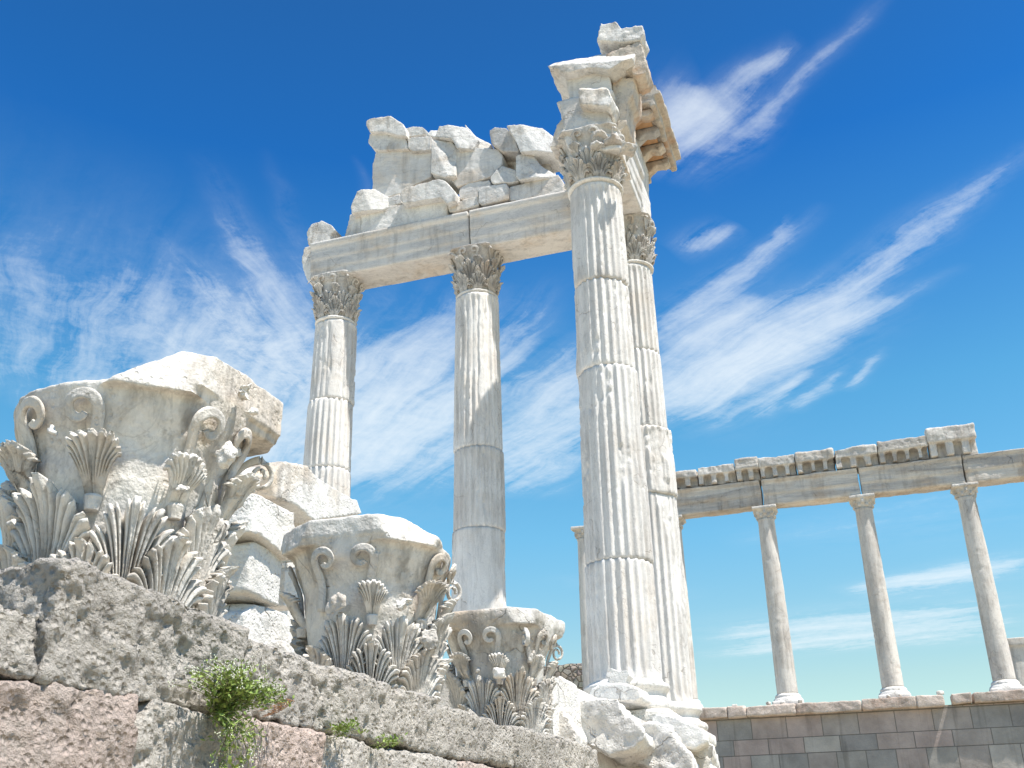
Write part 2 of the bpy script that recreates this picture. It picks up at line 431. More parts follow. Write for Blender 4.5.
def abacus_pts(corner=.80, mid=.57, n=7, cw=.07):
    pts = []
    for q in range(4):
        a0 = math.pi/4+q*math.pi/2
        c = Vector((math.cos(a0), math.sin(a0))); t = Vector((-c.y, c.x))
        p0 = c*corner+t*cw
        c1 = Vector((math.cos(a0+math.pi/2), math.sin(a0+math.pi/2))); p1 = c1*corner+Vector((c1.y, -c1.x))*cw
        m = (c+c1).normalized()*mid
        pts.append(c*corner-t*cw)
        for i in range(n):
            u = i/(n-1)*.999; q0 = p0.lerp(p1, u)
            bow = (1-(2*u-1)**2); mm = (p0+p1)/2
            pts.append(q0+(m-mm)*bow)
    return pts
def body_mesh(size=.014, cuts=(), seed=0, rough=.010, big=.012, ztop=1.13, extra=None, abacus=True, freq=7, pits=0, corner=.80, mid=.57):
    bm = bmesh.new()
    prof = [(.395, 0), (.40, .3)]+[(float(bellR(z)), z) for z in np.linspace(.35, 1.0, 9)]+[(.55, 1.02)]
    lathe_bm(bm, prof, 48)
    if abacus:
        bm2 = bmesh.new(); bm_poly(bm2, [(p.x*.96, p.y*.96, .985) for p in abacus_pts(corner, mid)], (0, 0, .05))
        bm_poly(bm2, [(p.x, p.y, 1.03) for p in abacus_pts(corner, mid)], (0, 0, ztop-1.03))
        for co, no in cuts: cut(bm2, Vector(co), Vector(no).normalized())
        me = bm_mesh(bm2); bm.from_mesh(me)
    me = bm_mesh(bm)
    if extra:
        b3 = bmesh.new(); b3.from_mesh(me); extra(b3); me = bm_mesh(b3)
    return rockify(me, size, rough, seed, big, freq, 2, pits)

HI = dict(ns=153, nt=34)
LO = dict(ns=77, nt=16)
def leafset(q):
    return dict(
        low=[leaf_mesh(.46, .172, nf=9, nlobe=3, seed=1, curl=.085, deep=.036, **q), leaf_mesh(.44, .168, nf=9, nlobe=3, seed=2, curl=.09, broken=.06, deep=.036, **q)],
        up=[leaf_mesh(.71, .185, nf=9, nlobe=3, seed=3, curl=.10, off=.0, side=.58, deep=.03, base=.25, **q), leaf_mesh(.68, .18, nf=9, nlobe=3, seed=4, curl=.09, broken=.10, off=.0, side=.58, deep=.03, base=.25, **q)],
        cal=[leaf_mesh(.235, .10, nf=5, nlobe=0, seed=5, curl=.09, z0=.55, base=.35, droop=.0, deep=.025, ns=49 if q['ns'] > 60 else 21, nt=q['nt'], side=.8, off=.03),
             leaf_mesh(.22, .095, nf=5, nlobe=0, seed=6, curl=.05, z0=.55, base=.35, droop=.0, broken=.15, ns=49 if q['ns'] > 60 else 21, nt=q['nt'], side=.75, off=.03)],
        hel=[helix_mesh(1), helix_mesh(-1)], vol=[volute_mesh(0), volute_mesh(1, .6)])
LS_HI = leafset(HI); LS_LO = leafset(LO)
def stem_ring():
    bm = bmesh.new(); lathe_bm(bm, [(.030, 0), (.036, .03), (.040, .05), (.034, .06)], 14)
    return bm_mesh(bm)
RING = stem_ring()
def dress_capital(par, LS, mat, seed=0, skip=lambda kind, deg: False, face=None, volutes=True):
    """carved parts round a capital body: 8 low leaves, 8 tall leaves, calyxes, helices"""
    r = random.Random(seed)
    def put(name, me, deg, sc_=1.0):
        if face is not None and abs((deg-face+180) % 360-180) > 118: return None
        if me.users == 0 or not me.materials: me.materials.clear(); me.materials.append(mat)
        me.polygons.foreach_set('use_smooth', [True]*len(me.polygons))
        o = bpy.data.objects.new(name, me); link(o); o.parent = par
        o.rotation_euler = (0, 0, math.radians(deg)); o.scale = (1, 1, sc_)
        return o
    for k in range(8):
        d = 22.5+45*k
        if not skip('low', d): put('lower_leaf', r.choice(LS['low']), d, r.uniform(.93, 1.03))
        if not skip('cal', d):
            put('calyx', r.choice(LS['cal']), d)
            if (face is None) or abs((d-face+180) % 360-180) <= 118:
                me = RING
                if not me.materials: me.materials.append(mat)
                o = bpy.data.objects.new('stem_ring', me); link(o); o.parent = par
                R = .455; o.location = (R*math.cos(math.radians(d)), R*math.sin(math.radians(d)), .50)
        d = 45*k
        if not skip('up', d): put('upper_leaf', r.choice(LS['up']), d, r.uniform(.94, 1.04))
        if k % 2 == 0:
            for j in (0, 1):
                if not skip('hel', d+(1 if j == 0 else -1)): put('helix', LS['hel'][j], d)
        elif volutes:
            if not skip('vol', d): put('volute', LS['vol'][r.randint(0, 1)], d)

# ------------------------------------------------------------------ ground and terraces
def sheet(name, x0, x1, y0, y1, z, mat, n=1):
    me = mesh_np(name, [(x0, y0, z), (x1, y0, z), (x1, y1, z), (x0, y1, z)], [(0, 1, 2, 3)])
    o = obj(name, me, mat, smooth=False); tag(o, kind='structure'); return o
def ground_mat():
    m, nt, b, vec, rnd = new_mat('dry_ground')
    n = nt.noise(vec, .35, 8, .65); n2 = nt.noise(vec, 9, 6, .7)
    c = nt.mix(nt.ramp(n, [(.4, 0), (.62, 1)]), (.42, .35, .26, 1), (.34, .30, .19, 1))
    c = nt.mix(nt.ramp(n2, [(.55, 0), (.7, .7)]), c, (.60, .55, .47, 1))
    nt.l.new(c, b.inputs['Base Color']); bump(nt, b, n2, .05); return m
GROUND = ground_mat()
sheet('ground', -1500, 1500, -1500, 1500, 0, GROUND)
bm = bmesh.new(); bm_box(bm, -40, -2.62, -8, 9.4, .02, 2.30)
tag(obj('terrace', bm_mesh(bm), GROUND, smooth=False), kind='structure')
bm = bmesh.new(); bm_box(bm, -40, -2.75, 9.4, 19.5, .02, 3.06)
tag(obj('temple_platform', bm_mesh(bm), MARBLE_W, smooth=False), kind='structure')
bm = bmesh.new(); bm_box(bm, -40, 40, 36.35, 44, .02, 5.50)
tag(obj('stoa_platform', bm_mesh(bm), GROUND, smooth=False), kind='structure')

# ------------------------------------------------------------------ retaining wall in front
wall = empty('retaining_wall', (-2.2, 2, 0))
tag(wall, 'rough grey and pink stone retaining wall running diagonally under the three carved capitals', 'wall')
def wall_stone(name, y0, y1, z0, z1, mat, seed, xf=-2.2, rough=.020, th=.62, size=.016, label=None, cutd=.3, ncut=3, rz=0):
    r = random.Random(seed)
    L = y1-y0-.008; h = z1-z0+.002
    o = rock_box(name, (th, L, h), mat, (xf-th/2-2.2*0+2.2, (y0+y1)/2-2, (z0+z1)/2), rz=rz, parent=wall, size=size, rough=rough*.78, big=.016,
                 ncut=ncut, seed=seed, pits=.010, freq=11, sm=1, cutdepth=cutd)
    if label: o['label'] = label
    return o
# coping: boundaries read from the joints (y positions)
cop = [(1.0, 2.40, AND_G, 2.25, .0), (2.40, 3.43, AND_G, 2.40, .02), (3.43, 3.99, AND_G, 2.35, .0), (3.99, 5.30, AND_L, 2.34, .01),
       (5.30, 6.62, AND_L, 2.32, .0), (6.62, 7.55, AND_L, 2.33, .01), (7.55, 8.82, AND_L, 2.345, 0)]
for i, (y0, y1, m_, zt, dx) in enumerate(cop):
    wall_stone('coping_stone', y0, y1, 2.065, zt, m_, 11+i, xf=-2.195+dx, th=.85, size=.0125 if y0 < 5 else .018, cutd=.35 if i in (1,) else .22, rough=.032)
z = 2.055; rowsz = [(1.62, 2.055), (1.2, 1.615), (.75, 1.195), (.35, .745), (-.05, .345)]
r = random.Random(4)
first = [(1.0, 2.18, AND_G), (2.18, 2.83, AND_P), (2.83, 3.32, AND_G), (3.32, 4.05, AND_P), (4.05, 4.72, AND_G), (4.72, 5.6, AND_G), (5.6, 6.5, AND_P), (6.5, 7.6, AND_G), (7.6, 8.6, AND_P), (8.6, 9.6, AND_P), (9.6, 10.9, AND_G), (10.9, 12.2, AND_P)]
for i, (y0, y1, m_) in enumerate(first):
    wall_stone('wall_stone', y0, y1, 1.62, 2.056, m_, 40+i, xf=-2.175, rough=.028, size=.0135 if y0 < 4.5 else .03, cutd=.12, ncut=3)
for j, (z0, z1) in enumerate(rowsz[1:]):
    y = .4-.3*j
    while y < 13:
        w = r.uniform(.6, 1.2)
        wall_stone('wall_stone', y, y+w, z0, z1, r.choice((AND_G, AND_P, AND_L)), 70+int(y*10)+j*200, size=.06, cutd=.1, ncut=2, rough=.015)
        y += w

# ------------------------------------------------------------------ the three capitals on the wall
def fore_capital(name, label, loc, rz, sc_, body_kw, dress_kw, lumps=()):
    t = empty(name, loc); t.rotation_euler = (0, 0, rz)
    tag(t, label, 'capital', 'marble capitals on the retaining wall')
    bodyme = body_mesh(**body_kw)
    b = obj('bell', bodyme, MARBLE_CARVED, t); b.scale = (1, 1, 1)
    dress_capital(t, LS_HI, MARBLE_CARVED, **dress_kw)
    for i, (deg, R, z, s, sd) in enumerate(lumps):
        a = math.radians(deg)
        rock_box('broken_lump', s, MARBLE_W if i % 2 else MARBLE_CARVED, (R*math.cos(a), R*math.sin(a), z), rz=a, parent=t, size=.008, rough=.03, big=.02, ncut=9, seed=sd, cutdepth=1.1, freq=12, sm=1)
    t.scale = sc_ if isinstance(sc_, tuple) else (sc_,)*3
    return t
# 1 : nearest, left
fore_capital('corinthian_capital', 'largest carved marble capital, at the left end of the wall, with a slanting broken top',
    (-2.81, 3.40, 2.30), 0, (.865, .865, .98),
    dict(size=.011, seed=3, ztop=1.20, rough=.010, big=.014, corner=.71, mid=.55,
         cuts=[((.40, -.42, 1.0), (.7, -.72, .35)), ((-.5, -.35, 1.02), (-.75, -.35, .55)), ((.1, -.2, 1.13), (-.35, -.55, 1)), ((-.3, .5, 1.1), (-.5, .3, 1)), ((-.3, -.3, 1.04), (-.45, -.2, 1))]),
    dict(seed=5, face=-50, skip=lambda k, d: (k == 'vol' and d in (315, 225)) or (k == 'hel' and False)),
    lumps=[(-24, .55, .62, (.07, .10, .12), 1), (2, .56, .80, (.09, .15, .09), 2), (-2, .60, 1.09, (.08, .09, .10), 41), (4, .61, 1.04, (.07, .07, .07), 42), (-8, .60, 1.03, (.07, .06, .06), 43), (-90, .54, .82, (.05, .10, .06), 8)])
# 2 : middle
fore_capital('corinthian_capital', 'middle carved capital on the wall, smooth on its left with a broken top slab',
    (-2.86, 5.84, 2.32), .08, (.91, .91, .97),
    dict(size=.014, seed=8, ztop=1.16, corner=.70, mid=.56, rough=.010, big=.014,
         cuts=[((.45, -.38, 1.0), (.7, -.6, .3)), ((-.42, -.45, 1.0), (-.6, -.7, .2)), ((0, 0, 1.13), (.25, .3, 1))]),
    dict(seed=9, face=-65, skip=lambda k, d: d in (247.5, 225) and k in ('up', 'cal', 'vol') or (k == 'vol' and d == 315)),
    lumps=[(-93, .52, .62, (.09, .12, .16), 11), (-45, .54, .60, (.12, .16, .10), 12), (-20, .56, .42, (.12, .14, .2), 13)])
# 3 : smallest in view
fore_capital('corinthian_capital', 'farthest capital on the wall, beside the big fluted column base, with an overhanging flat rim',
    (-2.99, 8.66, 2.36), -.08, (.86, .86, .97),
    dict(size=.018, seed=12, ztop=1.13, corner=.70, mid=.55, rough=.009, big=.012,
         cuts=[((.5, -.4, 1.0), (.7, -.7, .2)), ((-.5, -.4, 1.0), (-.6, -.7, .2))]),
    dict(seed=21, face=-72, skip=lambda k, d: (k == 'vol' and d == 225)),
    lumps=[(-95, .52, .60, (.10, .12, .14), 21), (-65, .56, .58, (.12, .16, .08), 22), (-30, .56, .75, (.10, .12, .14), 23)])

# ------------------------------------------------------------------ stack of white blocks behind the capitals
def corner_block(label, xy_px, yb, yt, x2, xl, a=-4.2, mat=None, seed=1, rz=0, tilt=(0, 0), dx=None, zoff=0):
    """box whose lower near corner is seen at pixel xy; runs to pixel x2 along +Y, and xl pixels to the left along -X"""
    p0 = on_x(xy_px, yb, a); p1 = on_x(xy_px, yt, a); p2 = on_x(x2, (yb+yt)/2+.4*(x2-xy_px), a)
    L = p2[1]-p0[1]; h = p1[2]-p0[2]; W = xl
    c = (a-W/2, p0[1]+L/2, p0[2]+h/2+zoff)
    o = rock_box('stone_block', (W, L, h), mat or MARBLE_W, c, rz=rz-.33, size=.022, rough=.008, big=.012, ncut=2, seed=seed, tilt=tilt, cutdepth=.28, sm=1)
    tag(o, label, 'stone block', 'white blocks stacked behind the capitals'); return o
def shrink(p, k=.965):
    cx, cy = sum(q[0] for q in p)/len(p), sum(q[1] for q in p)/len(p)
    return [(cx+(x-cx)*k, cy+(y-cy)*k) for x, y in p]
k1 = lambda p: shrink(cr(p, 3.493, 210, 440))
for i, (lab, px, a, d, m_) in enumerate([
    ('lowest white block of the stack between the left and middle capitals', k1([(118, 600), (165, 562), (272, 605), (292, 740), (292, 800), (100, 760)]), -4.15, .8, MARBLE_W),
    ('white block second from the bottom of the stack between two capitals', k1([(135, 365), (160, 352), (258, 405), (246, 590), (128, 530)]), -4.12, .8, MARBLE_W),
    ('white block third from the bottom of the stack, jutting out to the right', k1([(160, 175), (225, 212), (303, 250), (303, 345), (292, 430), (170, 332), (135, 325)]), -4.05, .85, MARBLE_W),
    ('small rounded white block at the top left of the stack', k1([(112, 112), (145, 95), (182, 92), (208, 150), (205, 185), (150, 172), (115, 190)]), -4.35, .6, MARBLE_W),
    ('large tilted white block on top of the stack in front of the left fluted column', k1([(205, 125), (250, 70), (340, 85), (372, 122), (524, 212), (540, 262), (365, 288), (300, 232), (215, 200)]), -4.2, .8, MARBLE),
    ('narrow pale block between the stack and the middle capital, low down', k1([(262, 450), (330, 435), (330, 600), (255, 585)]), -4.5, .5, MARBLE_W),
    ('pale wedge stone under the tilted top block, beside the middle capital', k1([(305, 250), (380, 275), (380, 420), (310, 430)]), -4.5, .5, MARBLE_W)]):
    o = traced('stone_block', px, a, d, m_, size=.020, rough=.008, big=.014, seed=31+i, axis='x', back=(-1, -.10, 0), freq=6, sm=1, ridged=.008)
    tag(o, lab, 'stone block', 'white blocks stacked behind the capitals')
o = traced('stone_block', cr([(235, 280), (420, 300), (430, 780), (230, 780)], 3.493, 210, 440), -4.95, .6, MARBLE_W, size=.03, rough=.012, big=.02, seed=49, axis='x', back=(-1, 0, 0), sm=1)
tag(o, 'tall pale backing block at the rear of the stack, seen in its gaps', 'stone block', 'white blocks stacked behind the capitals')
# hidden lower courses of the stack so that it stands on the terrace
for k, (y, zz, hh, sd, lb) in enumerate(((6.95, 2.48, .36, 51, 'near one of the two pale footing blocks under the white stack'), (7.75, 2.52, .44, 53, 'far one of the two pale footing blocks under the white stack'))):
    o = rock_box('stone_block', (.95, .75, hh), MARBLE_W, (-4.7, y, zz), rz=.05, size=.04, seed=sd, cutdepth=.2)
    tag(o, lb, 'stone block', 'white blocks stacked behind the capitals')

# ------------------------------------------------------------------ temple columns
def big_column(label, x, y, drums, capseed, damage, spalls, smooth=None, face=-75, offs=None, low=None):
    t = empty('fluted_column', (x, y, 3.06)); tag(t, label, 'column', 'fluted columns of the temple')
    zs = drums
    rr = lambda z: .50-.068*((z-3.6)/8.0)**1.25
    for i, (z0, z1) in enumerate(zip(zs, zs[1:])):
        sp = [(a, zc-3.06, wa, wz, dd) for (a, zc, wa, wz, dd) in spalls if z0-.6 < zc < z1+.6]
        me = drum_mesh(rr(z0), rr(z1), z0-3.06+.003, z1-3.06-.003, capseed*10+i, damage=damage[i], spall=sp, fade_top=(i == len(zs)-2), fade_bot=(i == 0),
                       smooth_sector=(smooth or {}).get(i))
        ox, oy = (offs or {}).get(i, (0, 0))
        o = obj('drum', me, MARBLE_SHAFT, t, (ox, oy, 0))
    # Attic base
    bm = bmesh.new()
    pr = [(.50, .60), (.515, .56)]
    for k in range(9):
        a = math.pi/2-math.pi*k/8; pr.append((.545+.045*math.cos(a), .505+.045*math.sin(a)))
    pr += [(.545, .44), (.53, .42), (.525, .38), (.545, .34), (.58, .325)]
    for k in range(9):
        a = math.pi/2-math.pi*k/8; pr.append((.585+.07*math.cos(a), .25+.07*math.sin(a)))
    pr += [(.585, .17)]
    lathe_bm(bm, pr[::-1], 64)
    b = obj('base', rockify(bm_mesh(bm), .02, .006, capseed, .008, 6, 1), MARBLE_W, t)
    bm = bmesh.new(); bm_box(bm, -.67, .67, -.67, .67, 0, .17)
    p = obj('plinth', rockify(bm_mesh(bm), .03, .01, capseed+1, .015, 5, 2), MARBLE_W, b)
    # capital
    bm = bmesh.new()
    prof = [(.43, 0), (.455, .02), (.458, .045), (.43, .07)]
    ce = body_mesh(size=.022, seed=capseed, rough=.014, big=.02, ztop=1.02+.0, corner=.66, mid=.54, cuts=[((.5, -.55, 1.0), (.5, -.8, .1))] if capseed % 2 else [])
    # squash to 1.0 m
    c = obj('capital', ce, MARBLE_CAP, t, (0, 0, 8.60)); c.scale = (1.02, 1.02, .965) if capseed == 1 else (.93, .93, .965)
    lathe_bm(bm, prof, 48); obj('astragal', bm_mesh(bm), MARBLE_W, c, (0, 0, -.05))
    dress_capital(c, LS_LO, MARBLE_CAP, seed=capseed, face=face)
    return t
MARBLE_CAP = marble('sooty_carved_marble', light=(.66, .63, .58), grey=(.40, .39, .37), ochre=(.50, .36, .23), ochre_amt=.5, grey_amt=.6, pit=.5, bd=.01, dark_amt=.5)
big_column('massive nearest fluted column with chipped flutes, topped by a heap of cornice blocks', -3.13, 14.31, [3.6, 5.28, 8.28, 9.79, 11.6], 1,
           [-.25, .40, .5, .35], [(-2.3, 8.1, .25, .5, .03), (-2.55, 9.3, .3, .9, .03), (.1, 7.1, .3, .5, .03)], smooth={3: (-2.3, .42)}, offs={2: (-.015, .01), 1: (.015, 0)})
big_column('tall fluted column at the far left end of the long beam, behind the white blocks', -9.42, 17.07, [3.6, 5.6, 8.40, 9.84, 11.6], 2,
           [.2, .15, .2, .45], [(-1.35, 10.4, .25, .9, .025)], offs={3: (.01, .02), 2: (-.01, 0)}, smooth={3: (-1.0, .35)})
big_column('middle fluted column of the beam row, with a worn smooth foot behind the capitals', -6.275, 17.07, [3.6, 6.84, 8.38, 11.6], 3,
           [.62, .15, .35], [(-1.3, 10.6, .3, .7, .03), (-.3, 6.0, .35, .6, .05)], smooth={2: (-1.0, .22), 0: (-1.2, 1.1)}, offs={1: (.02, 0)})
big_column('fluted corner column half hidden behind the nearest column, deeply spalled on its right side', -3.13, 17.07, [3.6, 7.09, 8.31, 9.82, 11.6], 4,
           [.35, .5, .3, .4], [(-.55, 8.0, .35, .28, .06), (-.9, 7.4, .12, .55, .07), (-.7, 7.0, .12, .5, .06), (-.3, 5.6, .2, .4, .04), (.1, 4.2, .25, .8, .045)], offs={1: (.03, -.02), 2: (-.04, .0), 3: (-.05, 0)})

# ------------------------------------------------------------------ temple beams
def beam(name, label, x0, x1, y0, y1, z0, z1, along='x', seed=1, mat=None, size=.028, group='long stone beams of the temple', rough=.006, big=.008, extra=None):
    """architrave with three fasciae, each a little proud of the one below, and a crown moulding"""
    bm = bmesh.new(); h = z1-z0
    k = [(0, .00), (.26, .00), (.26, -.025), (.54, -.025), (.54, -.05), (.84, -.05), (.86, -.09), (.93, -.11), (1, -.11)]
    w = (y1-y0) if along == 'x' else (x1-x0)
    half = w/2
    pr = [(-half-o, z0+u*h) for u, o in [(a, b) for a, b in k]]
    pr = [(-half+(.07+b*1.0)*1+0, z0+a*h) for a, b in k]
    poly = pr+[(-p, z) for p, z in pr[::-1]]
    if along == 'x':
        P = [Vector((x0, (y0+y1)/2+p, z)) for p, z in poly]; vec = (x1-x0, 0, 0)
    else:
        P = [Vector(((x0+x1)/2+p, y0, z)) for p, z in poly]; vec = (0, y1-y0, 0)
    bm_poly(bm, P, vec)
    if extra: extra(bm)
    me = bm_mesh(bm)
    me = rockify(me, size, rough, seed, big, 4, 1)
    V, N = get_np(me); c = V.mean(0); me.transform(Matrix.Translation(-Vector(c)))
    o = obj(name, me, mat or MARBLE_BEAM, None, tuple(c)); tag(o, label, 'beam', group); return o
beam('architrave_beam', 'long grey marble beam spanning from the far left column to the middle column', -9.88, -6.29, 16.60, 17.54, 12.60, 13.45, seed=2)
beam('architrave_beam', 'grey marble beam running from the middle column behind the top of the nearest column', -6.27, -2.72, 16.60, 17.54, 12.60, 13.45, seed=3)
beam('architrave_beam', 'short beam over the nearest column leading back to the corner column', -3.60, -2.68, 13.95, 16.59, 12.61, 13.45, along='y', seed=4)
# broken block at the left end of the beam
o = traced('broken_block', cr([(70, 190), (60, 120), (90, 75), (150, 55), (200, 80), (225, 110), (200, 130), (180, 190), (110, 196)], 5.49, 295, 210), 16.75, .75, MARBLE, seed=61, size=.025)
tag(o, 'rounded broken block standing at the far left end of the long beam', 'stone block')
o = traced('broken_block', cr([(35, 270), (50, 205), (100, 192), (190, 195), (190, 300), (150, 330), (80, 400), (60, 380), (40, 320)], 5.49, 295, 210), 16.7, .8, MARBLE, seed=62, size=.025)
tag(o, 'weathered beam end clinging to the left side of the far left capital', 'stone block')

# masonry heap on the long beam
G = 'stone blocks heaped on the long beam'
c1 = lambda p: cr(p, 7.314, 340, 110)
c2 = lambda p: cr(p, 7.314, 450, 110)
heap = [
 ('flat weathered slab at the very top left of the heap on the beam', c1([(190, 110), (192, 78), (215, 60), (300, 48), (370, 40), (460, 100), (482, 135), (490, 195), (400, 180), (330, 160), (215, 160)]), 16.70, .9, MARBLE),
 ('small flat chip stone lying right of the topmost left slab', c1([(478, 130), (520, 118), (600, 120), (637, 150), (625, 178), (490, 195)]), 16.80, .6, MARBLE),
 ('rounded grey stone just under the topmost left slab', c1([(215, 170), (260, 160), (340, 160), (485, 205), (500, 285), (280, 297), (240, 280), (203, 235)]), 16.72, .9, MARBLE),
 ('short ochre stone wedged left of the upright block', c1([(490, 205), (530, 195), (665, 190), (668, 292), (530, 305), (493, 275)]), 16.70, .7, MARBLE),
 ('white box shaped block with bright face on top of the upright block', c1([(690, 200), (722, 115), (800, 104), (905, 100), (1000, 185), (960, 272), (855, 280), (815, 208)]), 16.62, .8, MARBLE),
 ('small white stone between the top chip and the box shaped block', c1([(625, 190), (660, 145), (715, 135), (700, 200)]), 16.85, .4, MARBLE_W),
 ('upright block with a sunlit white face in the middle of the heap', c1([(665, 210), (800, 200), (838, 245), (838, 475), (762, 492), (664, 462)]), 16.50, .7, MARBLE),
 ('tall blue grey wall block with a bright diagonal scar at the left of the heap', c1([(262, 300), (440, 292), (668, 300), (668, 490), (560, 540), (440, 612), (330, 640), (235, 600), (238, 400)]), 16.72, .8, MARBLE_BEAM),
 ('big grey block with a brown oblong recess in the middle of the heap', c2([(28, 290), (160, 268), (350, 285), (386, 330), (380, 400), (292, 490), (50, 562), (10, 520)]), 16.66, .8, MARBLE_BEAM),
 ('long slanting ledge stone in the lower middle of the heap', c1([(440, 600), (470, 568), (720, 500), (770, 515), (850, 600), (845, 665), (780, 685), (740, 640), (460, 685), (438, 650)]), 16.52, .7, MARBLE),
 ('small stone left of the slanting ledge stone', c1([(330, 640), (440, 615), (455, 685), (330, 712)]), 16.66, .5, MARBLE),
 ('long plain pale block resting on the beam under the slanting ledge stone', c1([(295, 712), (750, 636), (787, 682), (788, 775), (150, 905), (150, 765), (290, 735)]), 16.64, .8, MARBLE),
 ('bright pitted cube at the lower left step of the heap', c1([(78, 700), (125, 590), (240, 555), (338, 605), (328, 690), (300, 716), (80, 758)]), 16.58, .8, MARBLE_W),
 ('low grey block under the pitted cube at the left end of the heap', c1([(72, 762), (152, 745), (158, 905), (30, 930), (50, 860)]), 16.68, .8, MARBLE_BEAM),
 ('grey rounded block low in the heap, right of the ledge stone', c2([(62, 600), (75, 570), (130, 530), (290, 510), (302, 548), (205, 595), (202, 640), (70, 655)]), 16.68, .7, MARBLE_BEAM),
 ('small block with a white left cheek standing on the beam', c2([(205, 575), (280, 550), (410, 535), (432, 560), (432, 652), (240, 693), (205, 675)]), 16.58, .7, MARBLE),
 ('low wedge of stone lying on the beam right of the ledge stone', c2([(-20, 700), (40, 670), (200, 628), (212, 698), (30, 745), (-10, 745)]), 16.62, .6, MARBLE),
 ('jagged small white stone right of the recessed block', c2([(293, 490), (370, 393), (465, 408), (492, 500), (430, 525), (320, 540), (296, 522)]), 16.56, .6, MARBLE_W),
 ('white faced rounded block at the right of the heap, beside the nearest capital', c2([(480, 335), (530, 316), (605, 312), (662, 390), (760, 440), (770, 475), (505, 512), (480, 480)]), 16.56, .7, MARBLE),
 ('flat backing block behind the white faced rounded block', c2([(383, 308), (720, 308), (740, 470), (470, 480), (460, 400), (383, 392)]), 16.95, .5, MARBLE),
 ('long plain block on the beam at the right end of the heap', c2([(433, 560), (790, 470), (830, 520), (830, 605), (436, 668)]), 16.66, .8, MARBLE),
 ('long white topped block at the upper right of the heap', c2([(408, 112), (500, 104), (660, 100), (790, 185), (740, 290), (510, 308), (470, 210)]), 16.60, .8, MARBLE),
 ('dark weathered block at the upper right, left of the white topped block', c2([(285, 150), (330, 125), (410, 130), (472, 182), (505, 305), (375, 302), (300, 245)]), 16.66, .8, MARBLE_DARK),
 ('white rubble wedge sloping down from the box shaped block', c2([(108, 102), (190, 190), (290, 228), (296, 278), (150, 285)]), 16.75, .6, MARBLE_W),
]
FRONT = {4: .25, 5: .1, 12: .25, 17: .3, 18: .12, 21: .22, 23: .4, 6: .45}
JUT = {0: -.16, 2: -.08, 4: -.10, 21: -.14, 22: -.08, 9: -.06, 12: -.08, 3: -.08, 1: -.1}
for i, (lab, px, b, d, m_) in enumerate(heap):
    px = px
    tc = ()
    if i in FRONT:
        ys = [p[1] for p in px]; h = (max(ys)-min(ys))/75.0
        tc = ((( 0, 0, -h*FRONT[i]), (.38, -1, .16)),)
    o = traced('stone_block', px, b+JUT.get(i, 0), d, m_, size=.021, rough=.009, big=.007, seed=100+i, cuts=tc, sm=1, ridged=.010)
    tag(o, lab, 'stone block', G)

# heap over the nearest column
G2 = 'broken cornice and frieze pieces over the nearest column'
m1 = lambda p: cr(p, 6.4, 540, 15)
pile = [
 ('topmost pale block crowning the heap over the nearest column', m1([(362, 165), (385, 55), (490, 38), (520, 80), (655, 65), (672, 105), (645, 160), (560, 175)]), 14.1, .55, MARBLE),
 ('projecting cornice slab with a sharp left beak under the topmost block', m1([(40, 322), (58, 285), (240, 205), (420, 160), (540, 145), (600, 180), (590, 260), (440, 352), (330, 335), (150, 372)]), 13.85, 1.1, MARBLE),
 ('ochre underside of the carved cornice piece at the right of the heap', m1([(590, 180), (640, 155), (670, 250), (690, 330), (672, 375), (612, 390), (560, 362), (435, 352), (420, 250)]), 14.1, .55, CORNICE),
 ('pale squared block directly under the beak of the cornice slab', m1([(150, 372), (440, 345), (458, 480), (462, 575), (250, 605), (195, 592)]), 14.05, 1.0, MARBLE_BEAM),
 ('rounded block with a dark top edge in front of the squared block', m1([(252, 440), (290, 410), (380, 408), (440, 470), (470, 530), (440, 600), (430, 582), (250, 575)]), 13.75, .6, MARBLE),
 ('carved brackets under the cornice at the right of the heap', m1([(450, 395), (605, 400), (592, 520), (560, 560), (562, 700), (500, 760), (470, 600)]), 14.2, .7, CORNICE),
 ('lower broken frieze block sitting on the beam of the nearest column', m1([(245, 572), (435, 582), (480, 720), (515, 850), (330, 880), (180, 860), (130, 740)]), 13.85, 1.0, MARBLE),
 ('round shouldered stone leaning against the left of the broken frieze block', m1([(85, 765), (110, 700), (170, 630), (248, 580), (225, 690), (150, 830), (60, 850)]), 14.0, .8, MARBLE),
]
for i, (lab, px, b, d, m_) in enumerate(pile):
    o = traced('broken_block', px, b, d, m_, size=.028, rough=.018 if i not in (3,) else .006, big=.03, seed=140+i, freq=6, sm=1, ridged=.015, cuts={1: (((0, 0, -.12), (.15, -1, .8)),), 4: (((0, 0, .12), (.2, -1, 1.2)),), 6: (((0, 0, .1), (.5, -1, .4)),)}.get(i, ()))
    tag(o, lab, 'stone block', G2)
r = random.Random(3)
for i, (px_, py_, s, lab) in enumerate(((600, 136, .2, 'small white rubble lump on the lip of the nearest capital, leftmost'), (613, 140, .24, 'white rubble lump on the lip of the nearest capital, middle'),
        (628, 150, .22, 'white rubble lump at the right corner of the nearest capital'), (598, 147, .2, 'angular chip of marble over the front of the nearest capital'))):
    p = on_y(px_, py_, 13.85)
    o = rock_box('rubble_stone', (s*1.3, s*1.2, s*.6), MARBLE_CAP, tuple(p), rz=r.uniform(0, 3), size=.016, rough=.035, big=.04, ncut=8, seed=160+i, cutdepth=.9, sm=1, freq=9)
    tag(o, lab, 'rubble', 'white rubble on the nearest capital')

